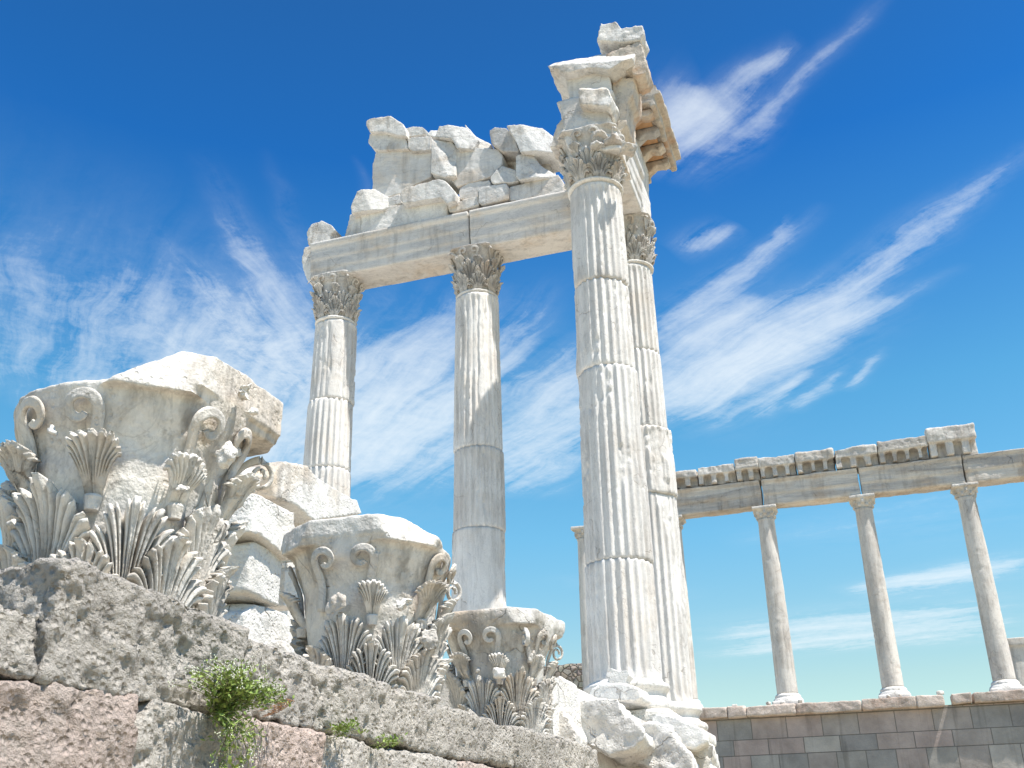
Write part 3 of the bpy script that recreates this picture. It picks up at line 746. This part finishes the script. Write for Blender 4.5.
# cornice piece on the corner column: frieze block + slab with brackets
frz = rock_box('frieze_block', (.95, 2.3, 1.05), MARBLE, (-3.25, 16.75, 13.99), size=.035, rough=.02, big=.03, seed=171, cutdepth=.2)
tag(frz, 'carved frieze block between the beam and the overhanging cornice over the corner column', 'stone block', G2)
co = empty('cornice_block', (-2.85, 17.1, 14.55)); tag(co, 'overhanging cornice over the corner column with ochre coffers and brackets underneath', 'cornice')
bm = bmesh.new()
bm_box(bm, -.55, .60, -.98, 1.3, .20, .34); bm_box(bm, -.55, .74, -1.0, 1.3, .34, .46); bm_box(bm, -.55, .66, -1.0, 1.3, .45, .60); bm_box(bm, -.5, .45, -.6, 1.2, .58, .72)
for k in range(5): bm_box(bm, .50, .62, -.98+k*.53, -.80+k*.53, .10, .24)
me = rockify(bm_mesh(bm), .03, .018, 181, .03, 5, 1, ridged=.015); obj('cornice_slab', me, CORNICE, co)
for k in range(4):
    y = -.72+k*.56
    bm = bmesh.new()
    pr = [(-.1, .17), (.50, .17), (.52, .06), (.42, .0), (.25, .03), (.1, -.10), (-.1, -.20)]
    bm_poly(bm, [Vector((x, y-.11, z)) for x, z in pr], (0, .22, 0))
    me = rockify(bm_mesh(bm), .02, .012, 190+k, .02, 8, 1); obj('bracket', me, CORNICE if k != 1 else MARBLE_DARK, co)
RUST = marble('rust_stained_marble', light=(.56, .34, .19), grey=(.45, .27, .15), ochre=(.50, .24, .10), ochre_amt=.8, dark_amt=.4)
for k in range(3):
    y = -.44+k*.56
    bm = bmesh.new(); bm_box(bm, .02, .42, y-.14, y+.14, .14, .19); obj('coffer', rockify(bm_mesh(bm), .02, .01, 195+k, .01, 6, 1), RUST, co)
bm = bmesh.new()
for k in range(9): bm_box(bm, -.1, .08, -1.1+k*.26, -.97+k*.26, -.22, -.08)
bm_box(bm, -.5, -.02, -1.15, 1.2, -.28, .17)
obj('dentil_course', rockify(bm_mesh(bm), .025, .01, 199, .015, 6, 1), CORNICE, co)

# ------------------------------------------------------------------ broken steps below the temple columns
G3 = 'broken marble step blocks under the nearest columns'
s1 = lambda p: cr(p, 5.689, 540, 640)
steps = [
 ('shaded step block end just right of the far capital', s1([(45, 420), (60, 365), (140, 400), (205, 520), (198, 600), (70, 590)]), 9.6, 1.0, MARBLE_W, .02),
 ('large broken pale step block with a hollow shaded flank, below the nearest column', s1([(130, 365), (250, 335), (445, 325), (475, 405), (590, 500), (600, 560), (540, 620), (400, 660), (300, 612), (205, 600), (190, 520), (140, 430)]), 10.4, 1.6, MARBLE_W, .03),
 ('jagged step block fragment in the middle of the broken steps, with ochre hollows', s1([(475, 480), (640, 460), (745, 480), (765, 560), (860, 640), (880, 740), (700, 770), (500, 680), (540, 610)]), 11.6, 1.8, MARBLE_W, .045),
 ('white step block rounding up to the corner column base', s1([(620, 400), (780, 440), (930, 510), (955, 575), (880, 620), (760, 600), (640, 560)]), 13.2, 2.2, MARBLE_W, .02),
 ('lowest right step block of the broken steps, stepped at its end', s1([(740, 560), (890, 560), (985, 590), (995, 660), (965, 700), (1010, 735), (960, 780), (800, 760), (740, 680)]), 13.8, 3.0, MARBLE_W, .03),
]
for i, (lab, px, b, d, m_, rg) in enumerate(steps):
    o = traced('step_block', px, b, d, m_, size=.026, rough=rg, big=.03, seed=210+i, freq=4, back=(-.12, 1, 0), sm=1, ridged=.03)
    tag(o, lab, 'step block', G3)
o = traced('marble_fragment', s1([(52, 350), (60, 270), (85, 215), (110, 196), (138, 225), (148, 300), (150, 362), (90, 375)]), 9.9, .5, MARBLE_W, seed=221, size=.02)
tag(o, 'upright rounded white fragment between the far capital and the nearest column', 'stone fragment')
o = traced('marble_fragment', s1([(370, 200), (375, 165), (400, 155), (440, 170), (500, 165), (512, 200), (490, 240), (500, 262), (400, 262)]), 13.55, .3, MARBLE_W, seed=222, size=.015)
tag(o, 'small horned chunk of marble lying on the base of the nearest column', 'stone fragment')
o = traced('marble_fragment', s1([(270, 330), (290, 280), (350, 245), (480, 245), (560, 270), (575, 330), (540, 350), (400, 340)]), 13.2, .7, MARBLE_W, seed=223, size=.02)
tag(o, 'broken lump hiding the left half of the base of the nearest column', 'stone fragment')
# core of the steps
bm = bmesh.new(); bm_box(bm, -3.6, -2.75, 10.6, 13.4, 2.2, 3.02)
o = obj('step_block', rockify(bm_mesh(bm), .05, .02, 231, .03, 3, 2), MARBLE_W); tag(o, 'long plain step block behind the broken ones', 'step block', G3)
EXPO = 0.6
SKYRAMP = [(0, (.86, .83, .64)), (.135, (.80, .86, .68)), (.27, (.54, .96, .94)), (.38, (.38, .90, .97)), (.48, (.22, .70, .97)), (.59, (.09, .50, .90)), (.70, (.11, .45, .77)), (1, (.1, .4, .7))]
CLOUDCOL = (6.2, 6.7, 7.0, 1)
# ------------------------------------------------------------------ far colonnade on its podium
def podium_mat():
    m, nt, b, vec, rnd = new_mat('podium_masonry')
    tc = nt.node('ShaderNodeTexCoord')
    sep = nt.node('ShaderNodeSeparateXYZ'); nt.l.new(tc.outputs['Object'], sep.inputs[0])
    cmb = nt.node('ShaderNodeCombineXYZ'); nt.l.new(sep.outputs[0], cmb.inputs[0])
    zz_ = nt.m('MULTIPLY_ADD', nt.m('SINE', nt.m('MULTIPLY', sep.outputs[2], 4.1)), .07, sep.outputs[2]); nt.l.new(zz_, cmb.inputs[1])
    br = nt.node('ShaderNodeTexBrick'); nt.l.new(cmb.outputs[0], br.inputs['Vector'])
    br.inputs['Color1'].default_value = (0, 0, 0, 1); br.inputs['Color2'].default_value = (1, 1, 1, 1); br.inputs['Mortar'].default_value = (.5, .5, .5, 1)
    br.inputs['Scale'].default_value = 1; br.inputs['Mortar Size'].default_value = .013; br.inputs['Brick Width'].default_value = 1.12; br.inputs['Row Height'].default_value = .60
    br.offset = .43; br.squash = .8; br.squash_frequency = 3; br.inputs['Bias'].default_value = 0
    c = nt.ramp(br.outputs['Color'], [(0, (.31, .295, .28)), (.17, (.38, .34, .31)), (.3, (.43, .36, .325)), (.42, (.36, .34, .31)), (.55, (.46, .43, .39)), (.68, (.33, .315, .295)), (.8, (.45, .37, .335)), (.92, (.40, .38, .35))], 'CONSTANT')
    n = nt.noise(vec, 1.3, 5, .6); n2 = nt.noise(vec, 12, 5, .7)
    c = nt.mix(1.0, c, nt.ramp(n, [(.3, .72), (.7, 1.15)]), 'MULTIPLY')
    c = nt.mix(nt.ramp(n2, [(.55, 0), (.75, .35)]), c, (.45, .42, .38, 1))
    # run-off stains hanging from the coping
    st = nt.node('ShaderNodeMapping'); st.inputs['Scale'].default_value = (2.2, 2.2, .16); nt.l.new(tc.outputs['Object'], st.inputs['Vector'])
    c = nt.mix(nt.m('MULTIPLY', nt.ramp(nt.noise(st.outputs[0], 1.2, 3, .6), [(.56, 0), (.66, 1)]), .35), c, (.10, .09, .075, 1))
    c = nt.mix(nt.m('MULTIPLY', br.outputs['Fac'], .75), c, (.14, .13, .115, 1))
    nt.l.new(c, b.inputs['Base Color'])
    h = nt.m('SUBTRACT', nt.m('MULTIPLY', n2, .5), nt.m('MULTIPLY', br.outputs['Fac'], 1.0))
    bump(nt, b, h, .04)
    return m
pod = empty('podium_wall', (0, 36.3, 0)); tag(pod, 'grey and pink ashlar podium wall under the far colonnade', 'wall')
me = bpy.data.meshes.new('m'); bm = bmesh.new(); bm_box(bm, -30, 30, 0, .4, 0, 5.46); me = bm_mesh(bm)
obj('wall_face', me, podium_mat(), pod, smooth=False)
CAPM = marble('coping_marble', light=(.66, .56, .48), grey=(.46, .38, .33), ochre=(.42, .26, .18), ochre_amt=.6, grey_amt=.6, bd=.02, dark_amt=.5)
r = random.Random(9)
xs = [-14, -12.2, -10.2, -8.4, -6.6, -5.5, -4.55, -3.95, -2.35, -.3, 1.35, 2.18, 2.38, 3.0, 4.9, 6.6, 8.6, 10.6]
for i, (a, c_) in enumerate(zip(xs, xs[1:])):
    if abs(a-2.18) < .01: continue      # the notch
    rock_box('coping_stone', (c_-a-.02, .85, .34), CAPM, ((a+c_)/2, .18+r.uniform(-.02, .02), 5.62+(.03 if a > 2.2 else 0)), parent=pod, sm=1, size=.035, rough=.025, big=.03, seed=300+i, cutdepth=.25, ncut=3, freq=3)
for i, (x, z, s) in enumerate(((-4.3, 5.83, .12), (-3.2, 5.84, .10), (-2.2, 5.85, .12), (-2.75, 5.84, .1), (.9, 5.86, .09), (.55, 5.85, .1), (2.1, 5.86, .13))):
    o = rock_box('loose_stone', (s*1.6, s*1.2, s), MARBLE_STOA, (x, 36.2, z), rz=i, size=.025, seed=320+i, cutdepth=.6)
    tag(o, ['leftmost loose stone on the podium edge, left of the first open far column', 'dark loose stone on the podium edge just left of the first open far column base',
            'loose stone right beside the base of the first open far column, on its right', 'loose stone in front of the base of the first open far column', 'loose stone at the right foot of the middle far column',
            'loose stone at the left foot of the middle far column', 'largest loose stone on the podium edge, next to the notch in the coping'][i], 'stone', 'loose stones on the podium edge')

def stoa_column(label, x, zb=6.19, zt=12.24, y=37.0, top=True):
    t = empty('stoa_column', (x, y, 5.80)); tag(t, label, 'column', 'plain columns of the far colonnade')
    z0 = zb-5.80; z1 = zt-5.80
    n = 40; nz = 110; Z = np.linspace(z0, z1, nz); th = np.arange(n)/n*2*math.pi
    T, ZZ = np.meshgrid(th, Z); u = (ZZ-z0)/(z1-z0)
    R = .345-.058*u**1.3
    P = np.stack([R*np.cos(T), R*np.sin(T), ZZ], -1).reshape(-1, 3)
    sd = int(abs(x)*10)+3
    R = R+(.008*fbm(P, 3, sd, 3)-.015*sstep(fbm(P, 5, sd+1, 3), .3, .6)).reshape(T.shape)
    R = R+.03*np.clip(1-(z1-ZZ)/.05, 0, 1)*(ZZ > z1-.06)
    V = np.stack([R*np.cos(T), R*np.sin(T), ZZ], -1).reshape(-1, 3)
    idx = np.arange(nz*n).reshape(nz, n); a = idx[:-1]; b = np.roll(a, -1, 1); d = idx[1:]; c = np.roll(d, -1, 1)
    F = np.stack([a, b, c, d], -1).reshape(-1, 4).tolist()+[idx[0][::-1].tolist(), idx[-1].tolist()]
    obj('shaft', mesh_np('shaft', V, F), MARBLE_STOA, t)
    bm = bmesh.new(); pr = [(.36, .40), (.375, .37), (.42, .34), (.43, .31), (.40, .28), (.40, .26), (.46, .24), (.49, .20), (.48, .15), (.45, .13)]
    lathe_bm(bm, pr[::-1], 40); bm_box(bm, -.50, .50, -.50, .50, -.02, .14)
    obj('base', rockify(bm_mesh(bm), .03, .008, sd, .01, 5, 1), MARBLE_W, t)
    bm = bmesh.new(); pr = [(.28, z1), (.30, z1+.1), (.33, z1+.25), (.42, z1+.33)]
    lathe_bm(bm, pr, 32); bm_box(bm, -.43, .43, -.43, .43, z1+.32, z1+.43)
    for k in range(16):
        a_ = 2*math.pi*k/16; zz = z1+(.10 if k % 2 else .22); rr_ = .32 if k % 2 else .36
        q = Matrix.Rotation(a_, 3, 'Z')
        vs = bm_box(bm, rr_-.04, rr_+.05, -.045, .045, zz-.07, zz+.05)
        for v in vs: v.co = q @ v.co
    obj('capital', rockify(bm_mesh(bm), .022, .014, sd+5, .015, 7, 1), MARBLE_STOA, t)
    return t
stoa_column('isolated far column seen just left of the nearest fluted column, carrying no beam', -9.32)
stoa_column('far plain column almost hidden behind the right edge of the corner fluted column', -5.96)
stoa_column('far plain column nearest to the big fluted columns, grey above and bright below', -2.61)
stoa_column('middle far column of the open bays on the right, leaning in the view', .745)
stoa_column('rightmost far column in view, lit along its right side', 4.10)
stoa_column('far column just outside the right edge of the view', 7.45)

def stoa_beam(label, x0, x1, seed, crack=None):
    def sag(bm): pass
    bm = bmesh.new(); z0, z1 = 12.67, 13.66
    k = [(0, .04), (.42, .04), (.44, 0), (.86, 0), (.9, -.05), (1, -.07)]
    poly = [(-.36+o, z0+u*(z1-z0)) for u, o in k]; poly = poly+[(-p, z) for p, z in poly[::-1]]
    bm_poly(bm, [Vector((x0, 37+p, z)) for p, z in poly], (x1-x0, 0, 0))
    me = rockify(bm_mesh(bm), .045, .022, seed, .03, 2.2, 1, ridged=.03)
    c = get_np(me)[0].mean(0); me.transform(Matrix.Translation(-Vector(c)))
    o = obj('architrave_beam', me, MARBLE_STOAB, None, tuple(c)); tag(o, label, 'beam', 'beams of the far colonnade')
stoa_beam('streaked grey beam of the far colonnade, leftmost, running behind the fluted columns', -6.6, -2.63, 401)
stoa_beam('streaked grey beam of the far colonnade between its two left visible columns', -2.60, .73, 402)
stoa_beam('streaked grey beam of the far colonnade, between the middle and rightmost columns', .77, 4.16, 403)
stoa_beam('paler broken beam of the far colonnade running off the right edge', 4.19, 8.2, 404)
# frieze/cornice blocks with bracket recesses
fb = [(-6.3, -4.85, .62, 'leftmost weathered frieze block over the far colonnade'), (-4.83, -3.45, .66, 'second frieze block from the left over the far colonnade, low and worn'),
      (-3.43, -2.62, .78, 'short taller frieze block over the first open bay of the far colonnade'), (-2.60, -1.3, .72, 'frieze block over the far colonnade just right of the short tall one'),
      (-1.28, .02, .74, 'frieze block in the middle of the far colonnade, with three dark sockets'), (.04, 1.5, .70, 'worn frieze block over the middle far column'),
      (1.52, 3.18, .78, 'lumpy frieze block between the middle and rightmost far columns'), (3.20, 4.75, 1.02, 'tallest frieze block at the right end of the far colonnade frieze')]
for i, (x0, x1, h, lab) in enumerate(fb):
    zb = 13.69; y0 = 36.62
    bm = bmesh.new()
    bm_box(bm, x0, x1, y0+.12, y0+.85, zb, zb+h*.5)
    bm_box(bm, x0, x1, y0-.20, y0+.85, zb+h*.48, zb+h)
    nb = max(2, int((x1-x0)/.40)); st = (x1-x0)/nb
    for k in range(nb):
        bm_box(bm, x0+st*k+.02, x0+st*k+st*.48, y0-.14, y0+.2, zb, zb+h*.5)
    me = rockify(bm_mesh(bm), .032, .035, 420+i, .06, 3.0, 1, ridged=.03)
    c = get_np(me)[0].mean(0); me.transform(Matrix.Translation(-Vector(c)))
    o = obj('frieze_block', me, MARBLE_STOA if i % 2 else MARBLE_STOAB, None, tuple(c)); tag(o, lab, 'stone block', 'frieze blocks of the far colonnade')

# far rubble wall and pale wall end
def rubble_mat():
    m, nt, b, vec, rnd = new_mat('rubble_masonry')
    vo = nt.node('ShaderNodeTexVoronoi'); vo.inputs['Scale'].default_value = 4.6; nt.l.new(vec, vo.inputs['Vector'])
    ve = nt.node('ShaderNodeTexVoronoi'); ve.feature = 'DISTANCE_TO_EDGE'; ve.inputs['Scale'].default_value = 4.6; nt.l.new(vec, ve.inputs['Vector'])
    c = nt.mix(.5, (.34, .30, .25, 1), vo.outputs['Color'], 'SOFT_LIGHT')
    c = nt.mix(.8, c, (.33, .29, .24, 1))
    c = nt.mix(nt.ramp(ve.outputs['Distance'], [(.01, .7), (.06, 0)]), c, (.18, .16, .135, 1))
    nt.l.new(c, b.inputs['Base Color']); bump(nt, b, nt.ramp(ve.outputs['Distance'], [(0, 0), (.15, 1)]), .08); return m
o = rock_box('rubble_wall', (5.0, .7, 3.0), rubble_mat(), (-12.2, 40.4, 6.72), size=.09, rough=.03, big=.05, seed=501, cutdepth=.1)
tag(o, 'distant brown rubble wall seen in the gap between far capital and nearest column', 'wall')
bm = bmesh.new(); bm_box(bm, 4.72, 12, 39.2, 40, 5.4, 7.62); bm_box(bm, 4.66, 12, 39.12, 40.1, 7.60, 7.86)
o = obj('low_wall', rockify(bm_mesh(bm), .06, .012, 511, .02, 2, 1), MARBLE_STOA); tag(o, 'low grey stone wall with a ledge at the right edge behind the rightmost far column', 'wall')

# ------------------------------------------------------------------ plants in the wall joints
def leaf_mat(name, c1_, c2_):
    m, nt, b, vec, rnd = new_mat(name)
    n = nt.noise(vec, 25, 3, .6); c = nt.mix(nt.ramp(n, [(.35, 0), (.65, 1)]), col4(c1_), col4(c2_)); nt.l.new(c, b.inputs['Base Color'])
    b.inputs['Roughness'].default_value = .6
    try: b.inputs['Subsurface Weight'].default_value = .0
    except Exception: pass
    return m
LEAF = leaf_mat('fresh_leaf', (.15, .24, .05), (.30, .38, .10)); STEM = leaf_mat('pale_stem', (.22, .26, .10), (.30, .30, .15)); PETAL = leaf_mat('white_petal', (.75, .76, .66), (.62, .68, .45))
DRY = leaf_mat('dry_stem', (.38, .16, .06), (.45, .25, .12))
def wall_plant(label, root, stems, seed, spread, hgt, nleaf, flowers=True, drop=.0, dry=False):
    rr = random.Random(seed); t = empty('wall_plant', root); tag(t, label, 'plant')
    V = []; F = []; LV = []; LF = []; FV = []; FF = []
    for s in range(stems):
        az = rr.uniform(-math.pi/2, math.pi/2); out = rr.uniform(.2, 1)
        d = Vector((math.cos(az)*.14*out+.03, math.sin(az)*spread*out, hgt*rr.uniform(.45, 1)*(1-.4*abs(math.sin(az)*out))))
        if drop and rr.random() < .18: d.z = -drop*rr.uniform(.3, 1); d.y *= .35
        b0 = Vector((0, rr.uniform(-.05, .05), rr.uniform(-.02, .02)))
        pts = [b0+d*u+Vector((.05*math.sin(u*3), .02*math.sin(u*5+s), .03*u*(1-u))) for u in [i/7 for i in range(8)]]
        for i in range(7):
            a, b = pts[i], pts[i+1]; w = .0016
            k = len(V); V += [a+Vector((0, w, 0)), a-Vector((0, w, 0)), a+Vector((w, 0, w)), b+Vector((0, w, 0)), b-Vector((0, w, 0)), b+Vector((w, 0, w))]
            F += [(k, k+1, k+4, k+3), (k+1, k+2, k+5, k+4), (k+2, k, k+3, k+5)]
        for q in range(nleaf):
            u = rr.uniform(.1, 1); i = min(6, int(u*7)); p = pts[i].lerp(pts[i+1], u*7-i)+Vector([rr.uniform(-.014, .014) for _ in range(3)])
            L = rr.uniform(.006, .026); w = L*rr.uniform(.16, .34)
            dr = Vector([rr.uniform(-1, 1), rr.uniform(-1, 1), rr.uniform(-.3, 1)]).normalized(); sd = dr.cross(Vector((rr.uniform(-1, 1), rr.uniform(-1, 1), 1))).normalized()
            k = len(LV); LV += [p, p+dr*L*.5+sd*w, p+dr*L, p+dr*L*.5-sd*w]; LF.append((k, k+1, k+2, k+3))
        if flowers and rr.random() < .55:
            p = pts[-1]
            for q in range(rr.randint(4, 9)):
                c = p+Vector([rr.uniform(-.014, .014) for _ in range(3)]); k = len(FV); w = .0032
                FV += [c+Vector((w, 0, 0)), c+Vector((0, w, 0)), c+Vector((-w, 0, 0)), c+Vector((0, -w, 0)), c+Vector((0, 0, w)), c+Vector((0, 0, -w))]
                FF += [(k, k+1, k+4), (k+1, k+2, k+4), (k+2, k+3, k+4), (k+3, k, k+4), (k+1, k, k+5), (k+2, k+1, k+5), (k+3, k+2, k+5), (k, k+3, k+5)]
    obj('stems', mesh_np('stems', V, F), DRY if dry else STEM, t); obj('foliage', mesh_np('foliage', LV, LF), LEAF, t, smooth=False)
    if FV: obj('flowers', mesh_np('flowers', FV, FF), PETAL, t)['kind'] = 'stuff'
    return t
p = on_x(214, 712, -2.17); wall_plant('bushy green plant with tiny white flowers growing from the wall joint below the left capital', tuple(p), 130, 1, .34, .17, 24, True, drop=.24)
p = on_x(330, 735, -2.19); wall_plant('small green tuft in the wall joint right of the flowering plant', tuple(p), 16, 2, .09, .03, 18, False)
p = on_x(372, 747, -2.19); wall_plant('thin sprig of green in the wall joint farther along to the right', tuple(p), 10, 3, .07, .03, 18, False)
p = on_x(266, 714, -2.17); wall_plant('rusty dry stalks beside the flowering plant in the wall', tuple(p), 14, 4, .03, .06, 1, False, dry=True)

# ------------------------------------------------------------------ sun and sky
S = Vector((.40, -.12, .905)).normalized()
sd = bpy.data.lights.new('sun', 'SUN'); sun = bpy.data.objects.new('sun', sd); link(sun)
sd.energy = 5.0; sd.angle = math.radians(.55); sd.color = (1, .945, .875)
sun.rotation_euler = S.to_track_quat('Z', 'Y').to_euler(); sun.location = (20, -5, 30)
w = bpy.data.worlds.new('World'); sc.world = w; w.use_nodes = True
nt = NT(w.node_tree); nt.n.clear()
out = nt.node('ShaderNodeOutputWorld'); bg = nt.node('ShaderNodeBackground'); nt.l.new(bg.outputs[0], out.inputs[0])
w.cycles.sampling_method = 'MANUAL'; w.cycles.sample_map_resolution = 256
sky = nt.node('ShaderNodeTexSky'); sky.sky_type = 'NISHITA'; sky.sun_disc = False
sky.sun_elevation = math.asin(S.z); sky.sun_rotation = math.atan2(S.x, S.y); sky.altitude = 300; sky.air_density = 1.0; sky.dust_density = .3; sky.ozone_density = 1.5
geo = nt.node('ShaderNodeTexCoord'); D = geo.outputs['Generated']
sep = nt.node('ShaderNodeSeparateXYZ'); nt.l.new(D, sep.inputs[0])
zc = nt.m('MAXIMUM', sep.outputs[2], .03)
# sheet of cirrus: direction projected on a level cloud layer
cx_ = nt.m('DIVIDE', sep.outputs[0], zc); cy_ = nt.m('DIVIDE', sep.outputs[1], zc)
cmb = nt.node('ShaderNodeCombineXYZ'); nt.l.new(cx_, cmb.inputs[0]); nt.l.new(cy_, cmb.inputs[1]); CP = cmb.outputs[0]
warp = nt.node('ShaderNodeTexNoise'); nt.l.new(CP, warp.inputs['Vector']); warp.inputs['Scale'].default_value = 3.0; warp.inputs['Detail'].default_value = 3
wv = nt.vm('SUBTRACT', warp.outputs[1], (.5, .5, .5)); 
wsc = nt.node('ShaderNodeVectorMath'); wsc.operation = 'SCALE'; nt.l.new(wv, wsc.inputs[0]); wsc.inputs['Scale'].default_value = .12
CW = nt.vm('ADD', CP, wsc.outputs[0])
sx = nt.node('ShaderNodeSeparateXYZ'); nt.l.new(CW, sx.inputs[0]); CX, CY = sx.outputs[0], sx.outputs[1]
def cp(x, y):
    d = ray(x, y); return np.array([d[0]/d[2], d[1]/d[2]])
segs = [  # x0,y0,x1,y1 in the photo's directions, widths, strength, fibre stretch
 (80, 440, 430, 360, 105, 95, .62, 0), (60, 330, 200, 300, 60, 50, .22, 0),
 (300, 400, 150, 225, 34, 10, .55, 1), (330, 420, 200, 150, 40, 10, .45, 1), (250, 420, 110, 290, 40, 14, .35, 1), (330, 340, 265, 150, 26, 6, .18, 1), (380, 330, 362, 155, 18, 4, .2, 1),
 (330, 490, 480, 280, 62, 50, .95, 1), (420, 470, 560, 270, 30, 20, .40, 1), (500, 500, 610, 320, 46, 34, .8, 1), (60, 440, 330, 450, 40, 30, .4, 0),
 (620, 430, 880, 280, 46, 30, .95, 1), (660, 330, 830, 200, 22, 8, .45, 1), (800, 325, 1040, 140, 26, 7, .70, 1), (690, 400, 980, 255, 16, 5, .35, 1), (660, 350, 760, 300, 30, 20, .4, 0),
 (640, 180, 800, 30, 34, 10, .60, 1), (690, 190, 890, -20, 14, 8, .40, 1), (660, 120, 725, 95, 30, 26, .65, 1), (740, 80, 800, 38, 10, 6, .5, 1),
 (672, 250, 742, 222, 13, 11, .55, 0), (765, 250, 800, 195, 9, 4, .35, 1),
 (755, 420, 812, 368, 9, 4, .55, 1), (790, 415, 850, 362, 9, 5, .45, 1), (845, 392, 888, 342, 8, 4, .5, 1),
 (835, 595, 1060, 558, 7, 12, .75, 1), (690, 640, 1040, 600, 13, 16, .55, 1), (680, 656, 1040, 625, 7, 12, .55, 1), (540, 575, 700, 600, 6, 8, .2, 1), (720, 545, 1060, 500, 14, 30, .20, 1), (1060, 120, 900, 340, 20, 14, .0, 1)]
GRP = {}
ff = nt.noise(CW, 16.0, 5, .75); FINE = nt.m('MAXIMUM', nt.m('MULTIPLY_ADD', ff, 1.8, .12), 0.2)
for i, (x0, y0, x1, y1, w0, w1, st, fib) in enumerate(segs):
    if st == 0: continue
    A = cp(x0, y0); B = cp(x1, y1); L = np.linalg.norm(B-A); u = (B-A)/L
    n_ = np.array([-(y1-y0), x1-x0], float); n_ /= np.linalg.norm(n_)
    pw = np.array([-u[1], u[0]])
    W0 = abs((cp(x0+n_[0]*w0, y0+n_[1]*w0)-A)@pw); W1 = abs((cp(x1+n_[0]*w1, y1+n_[1]*w1)-B)@pw)
    key = 'lev' if y0 > 500 else ('left' if x1 < x0 else 'right')
    dx = nt.m('SUBTRACT', CX, float(A[0])); dy = nt.m('SUBTRACT', CY, float(A[1]))
    t = nt.m('MULTIPLY', nt.m('MULTIPLY_ADD', dx, float(u[0]), nt.m('MULTIPLY', dy, float(u[1]))), 1/float(L))
    s = nt.m('MULTIPLY_ADD', dx, float(pw[0]), nt.m('MULTIPLY', dy, float(pw[1])))
    tc_ = nt.m('ADD', t, 0, clamp=True)
    wd = nt.m('MULTIPLY_ADD', tc_, float(W1-W0), float(W0))
    q = nt.m('DIVIDE', s, wd); g = nt.m('EXPONENT', nt.m('MULTIPLY', nt.m('MULTIPLY', q, q), -1.0))
    e = nt.m('SUBTRACT', 1.0, nt.m('POWER', nt.m('ABSOLUTE', nt.m('MULTIPLY_ADD', t, 2.0, -1.0)), 2.2), clamp=True)
    d = nt.m('MULTIPLY', nt.m('MULTIPLY', g, e), st)
    GRP.setdefault(key, []).append(d)
rep = {'left': ((300, 400), (150, 225), 11.0, 1.5), 'right': ((655, 400), (960, 215), 10.0, 1.3), 'lev': ((690, 640), (1040, 600), 3.2, .8)}
tot = None
GAIN = {'left': 1.25, 'right': 1.1, 'lev': 1.5}
for key, ds in GRP.items():
    acc = None
    for d in ds: acc = d if acc is None else nt.m('SUBTRACT', nt.m('ADD', acc, d), nt.m('MULTIPLY', nt.m('MULTIPLY', acc, d), .6))
    (pa_, pb_, ka, kb) = rep[key]; A = cp(*pa_); B = cp(*pb_); u = (B-A)/np.linalg.norm(B-A)
    al = nt.m('MULTIPLY_ADD', CX, float(u[0]*kb), nt.m('MULTIPLY', CY, float(u[1]*kb)))
    ac = nt.m('MULTIPLY_ADD', CX, float(-u[1]*ka), nt.m('MULTIPLY', CY, float(u[0]*ka)))
    fv = nt.node('ShaderNodeCombineXYZ'); nt.put(fv.inputs[0], al); nt.put(fv.inputs[1], ac); fv.inputs[2].default_value = len(key)*3.7
    fn = nt.noise(fv.outputs[0], 1.25, 9, .64, .30)
    F_ = nt.m('ADD', nt.m('MULTIPLY', nt.m('SUBTRACT', fn, .31), 2.5), nt.m('MULTIPLY', nt.m('SUBTRACT', ff, .5), 1.1))
    thr = nt.m('MULTIPLY', nt.m('SUBTRACT', 1.0, F_), .62)
    d = nt.m('MAXIMUM', nt.m('SUBTRACT', nt.m('MULTIPLY', acc, 1.25), thr), 0.0)
    d = nt.m('MULTIPLY', nt.m('MULTIPLY', d, nt.m('MINIMUM', nt.m('MULTIPLY', acc, 3.0), 1.0)), GAIN[key])
    sf = nt.m('MAXIMUM', nt.m('MULTIPLY', nt.m('SUBTRACT', F_, .05), 1.0), 0.0)
    d = nt.m('ADD', nt.m('MULTIPLY', d, .8), nt.m('MULTIPLY', nt.m('MULTIPLY', acc, sf), .75))
    tot = d if tot is None else nt.m('ADD', tot, d)
tot = nt.m('MULTIPLY', tot, nt.m('GREATER_THAN', sep.outputs[2], .04))
cl = nt.m('MULTIPLY', nt.m('SUBTRACT', 1.0, nt.m('EXPONENT', nt.m('MULTIPLY', tot, -.95))), .92)
elev = sep.outputs[2]
tint = nt.ramp(elev, SKYRAMP)
base = nt.mix(1.0, sky.outputs[0], tint, 'MULTIPLY')
bsc = nt.node('ShaderNodeVectorMath'); bsc.operation = 'SCALE'; nt.l.new(base, bsc.inputs[0]); bsc.inputs['Scale'].default_value = 1.3; base = bsc.outputs[0]
c = nt.mix(cl, base, CLOUDCOL)
nt.l.new(c, bg.inputs['Color']); bg.inputs['Strength'].default_value = .10

sc.view_settings.view_transform = 'Standard'; sc.view_settings.look = 'None'; sc.view_settings.gamma = 1; sc.view_settings.exposure = EXPO
sc.view_settings.use_curve_mapping = False
sc.render.engine = 'CYCLES'; sc.cycles.samples = 128; sc.cycles.use_denoising = True; sc.cycles.max_bounces = 6; sc.cycles.diffuse_bounces = 4
sc.render.resolution_x = 1024; sc.render.resolution_y = 768
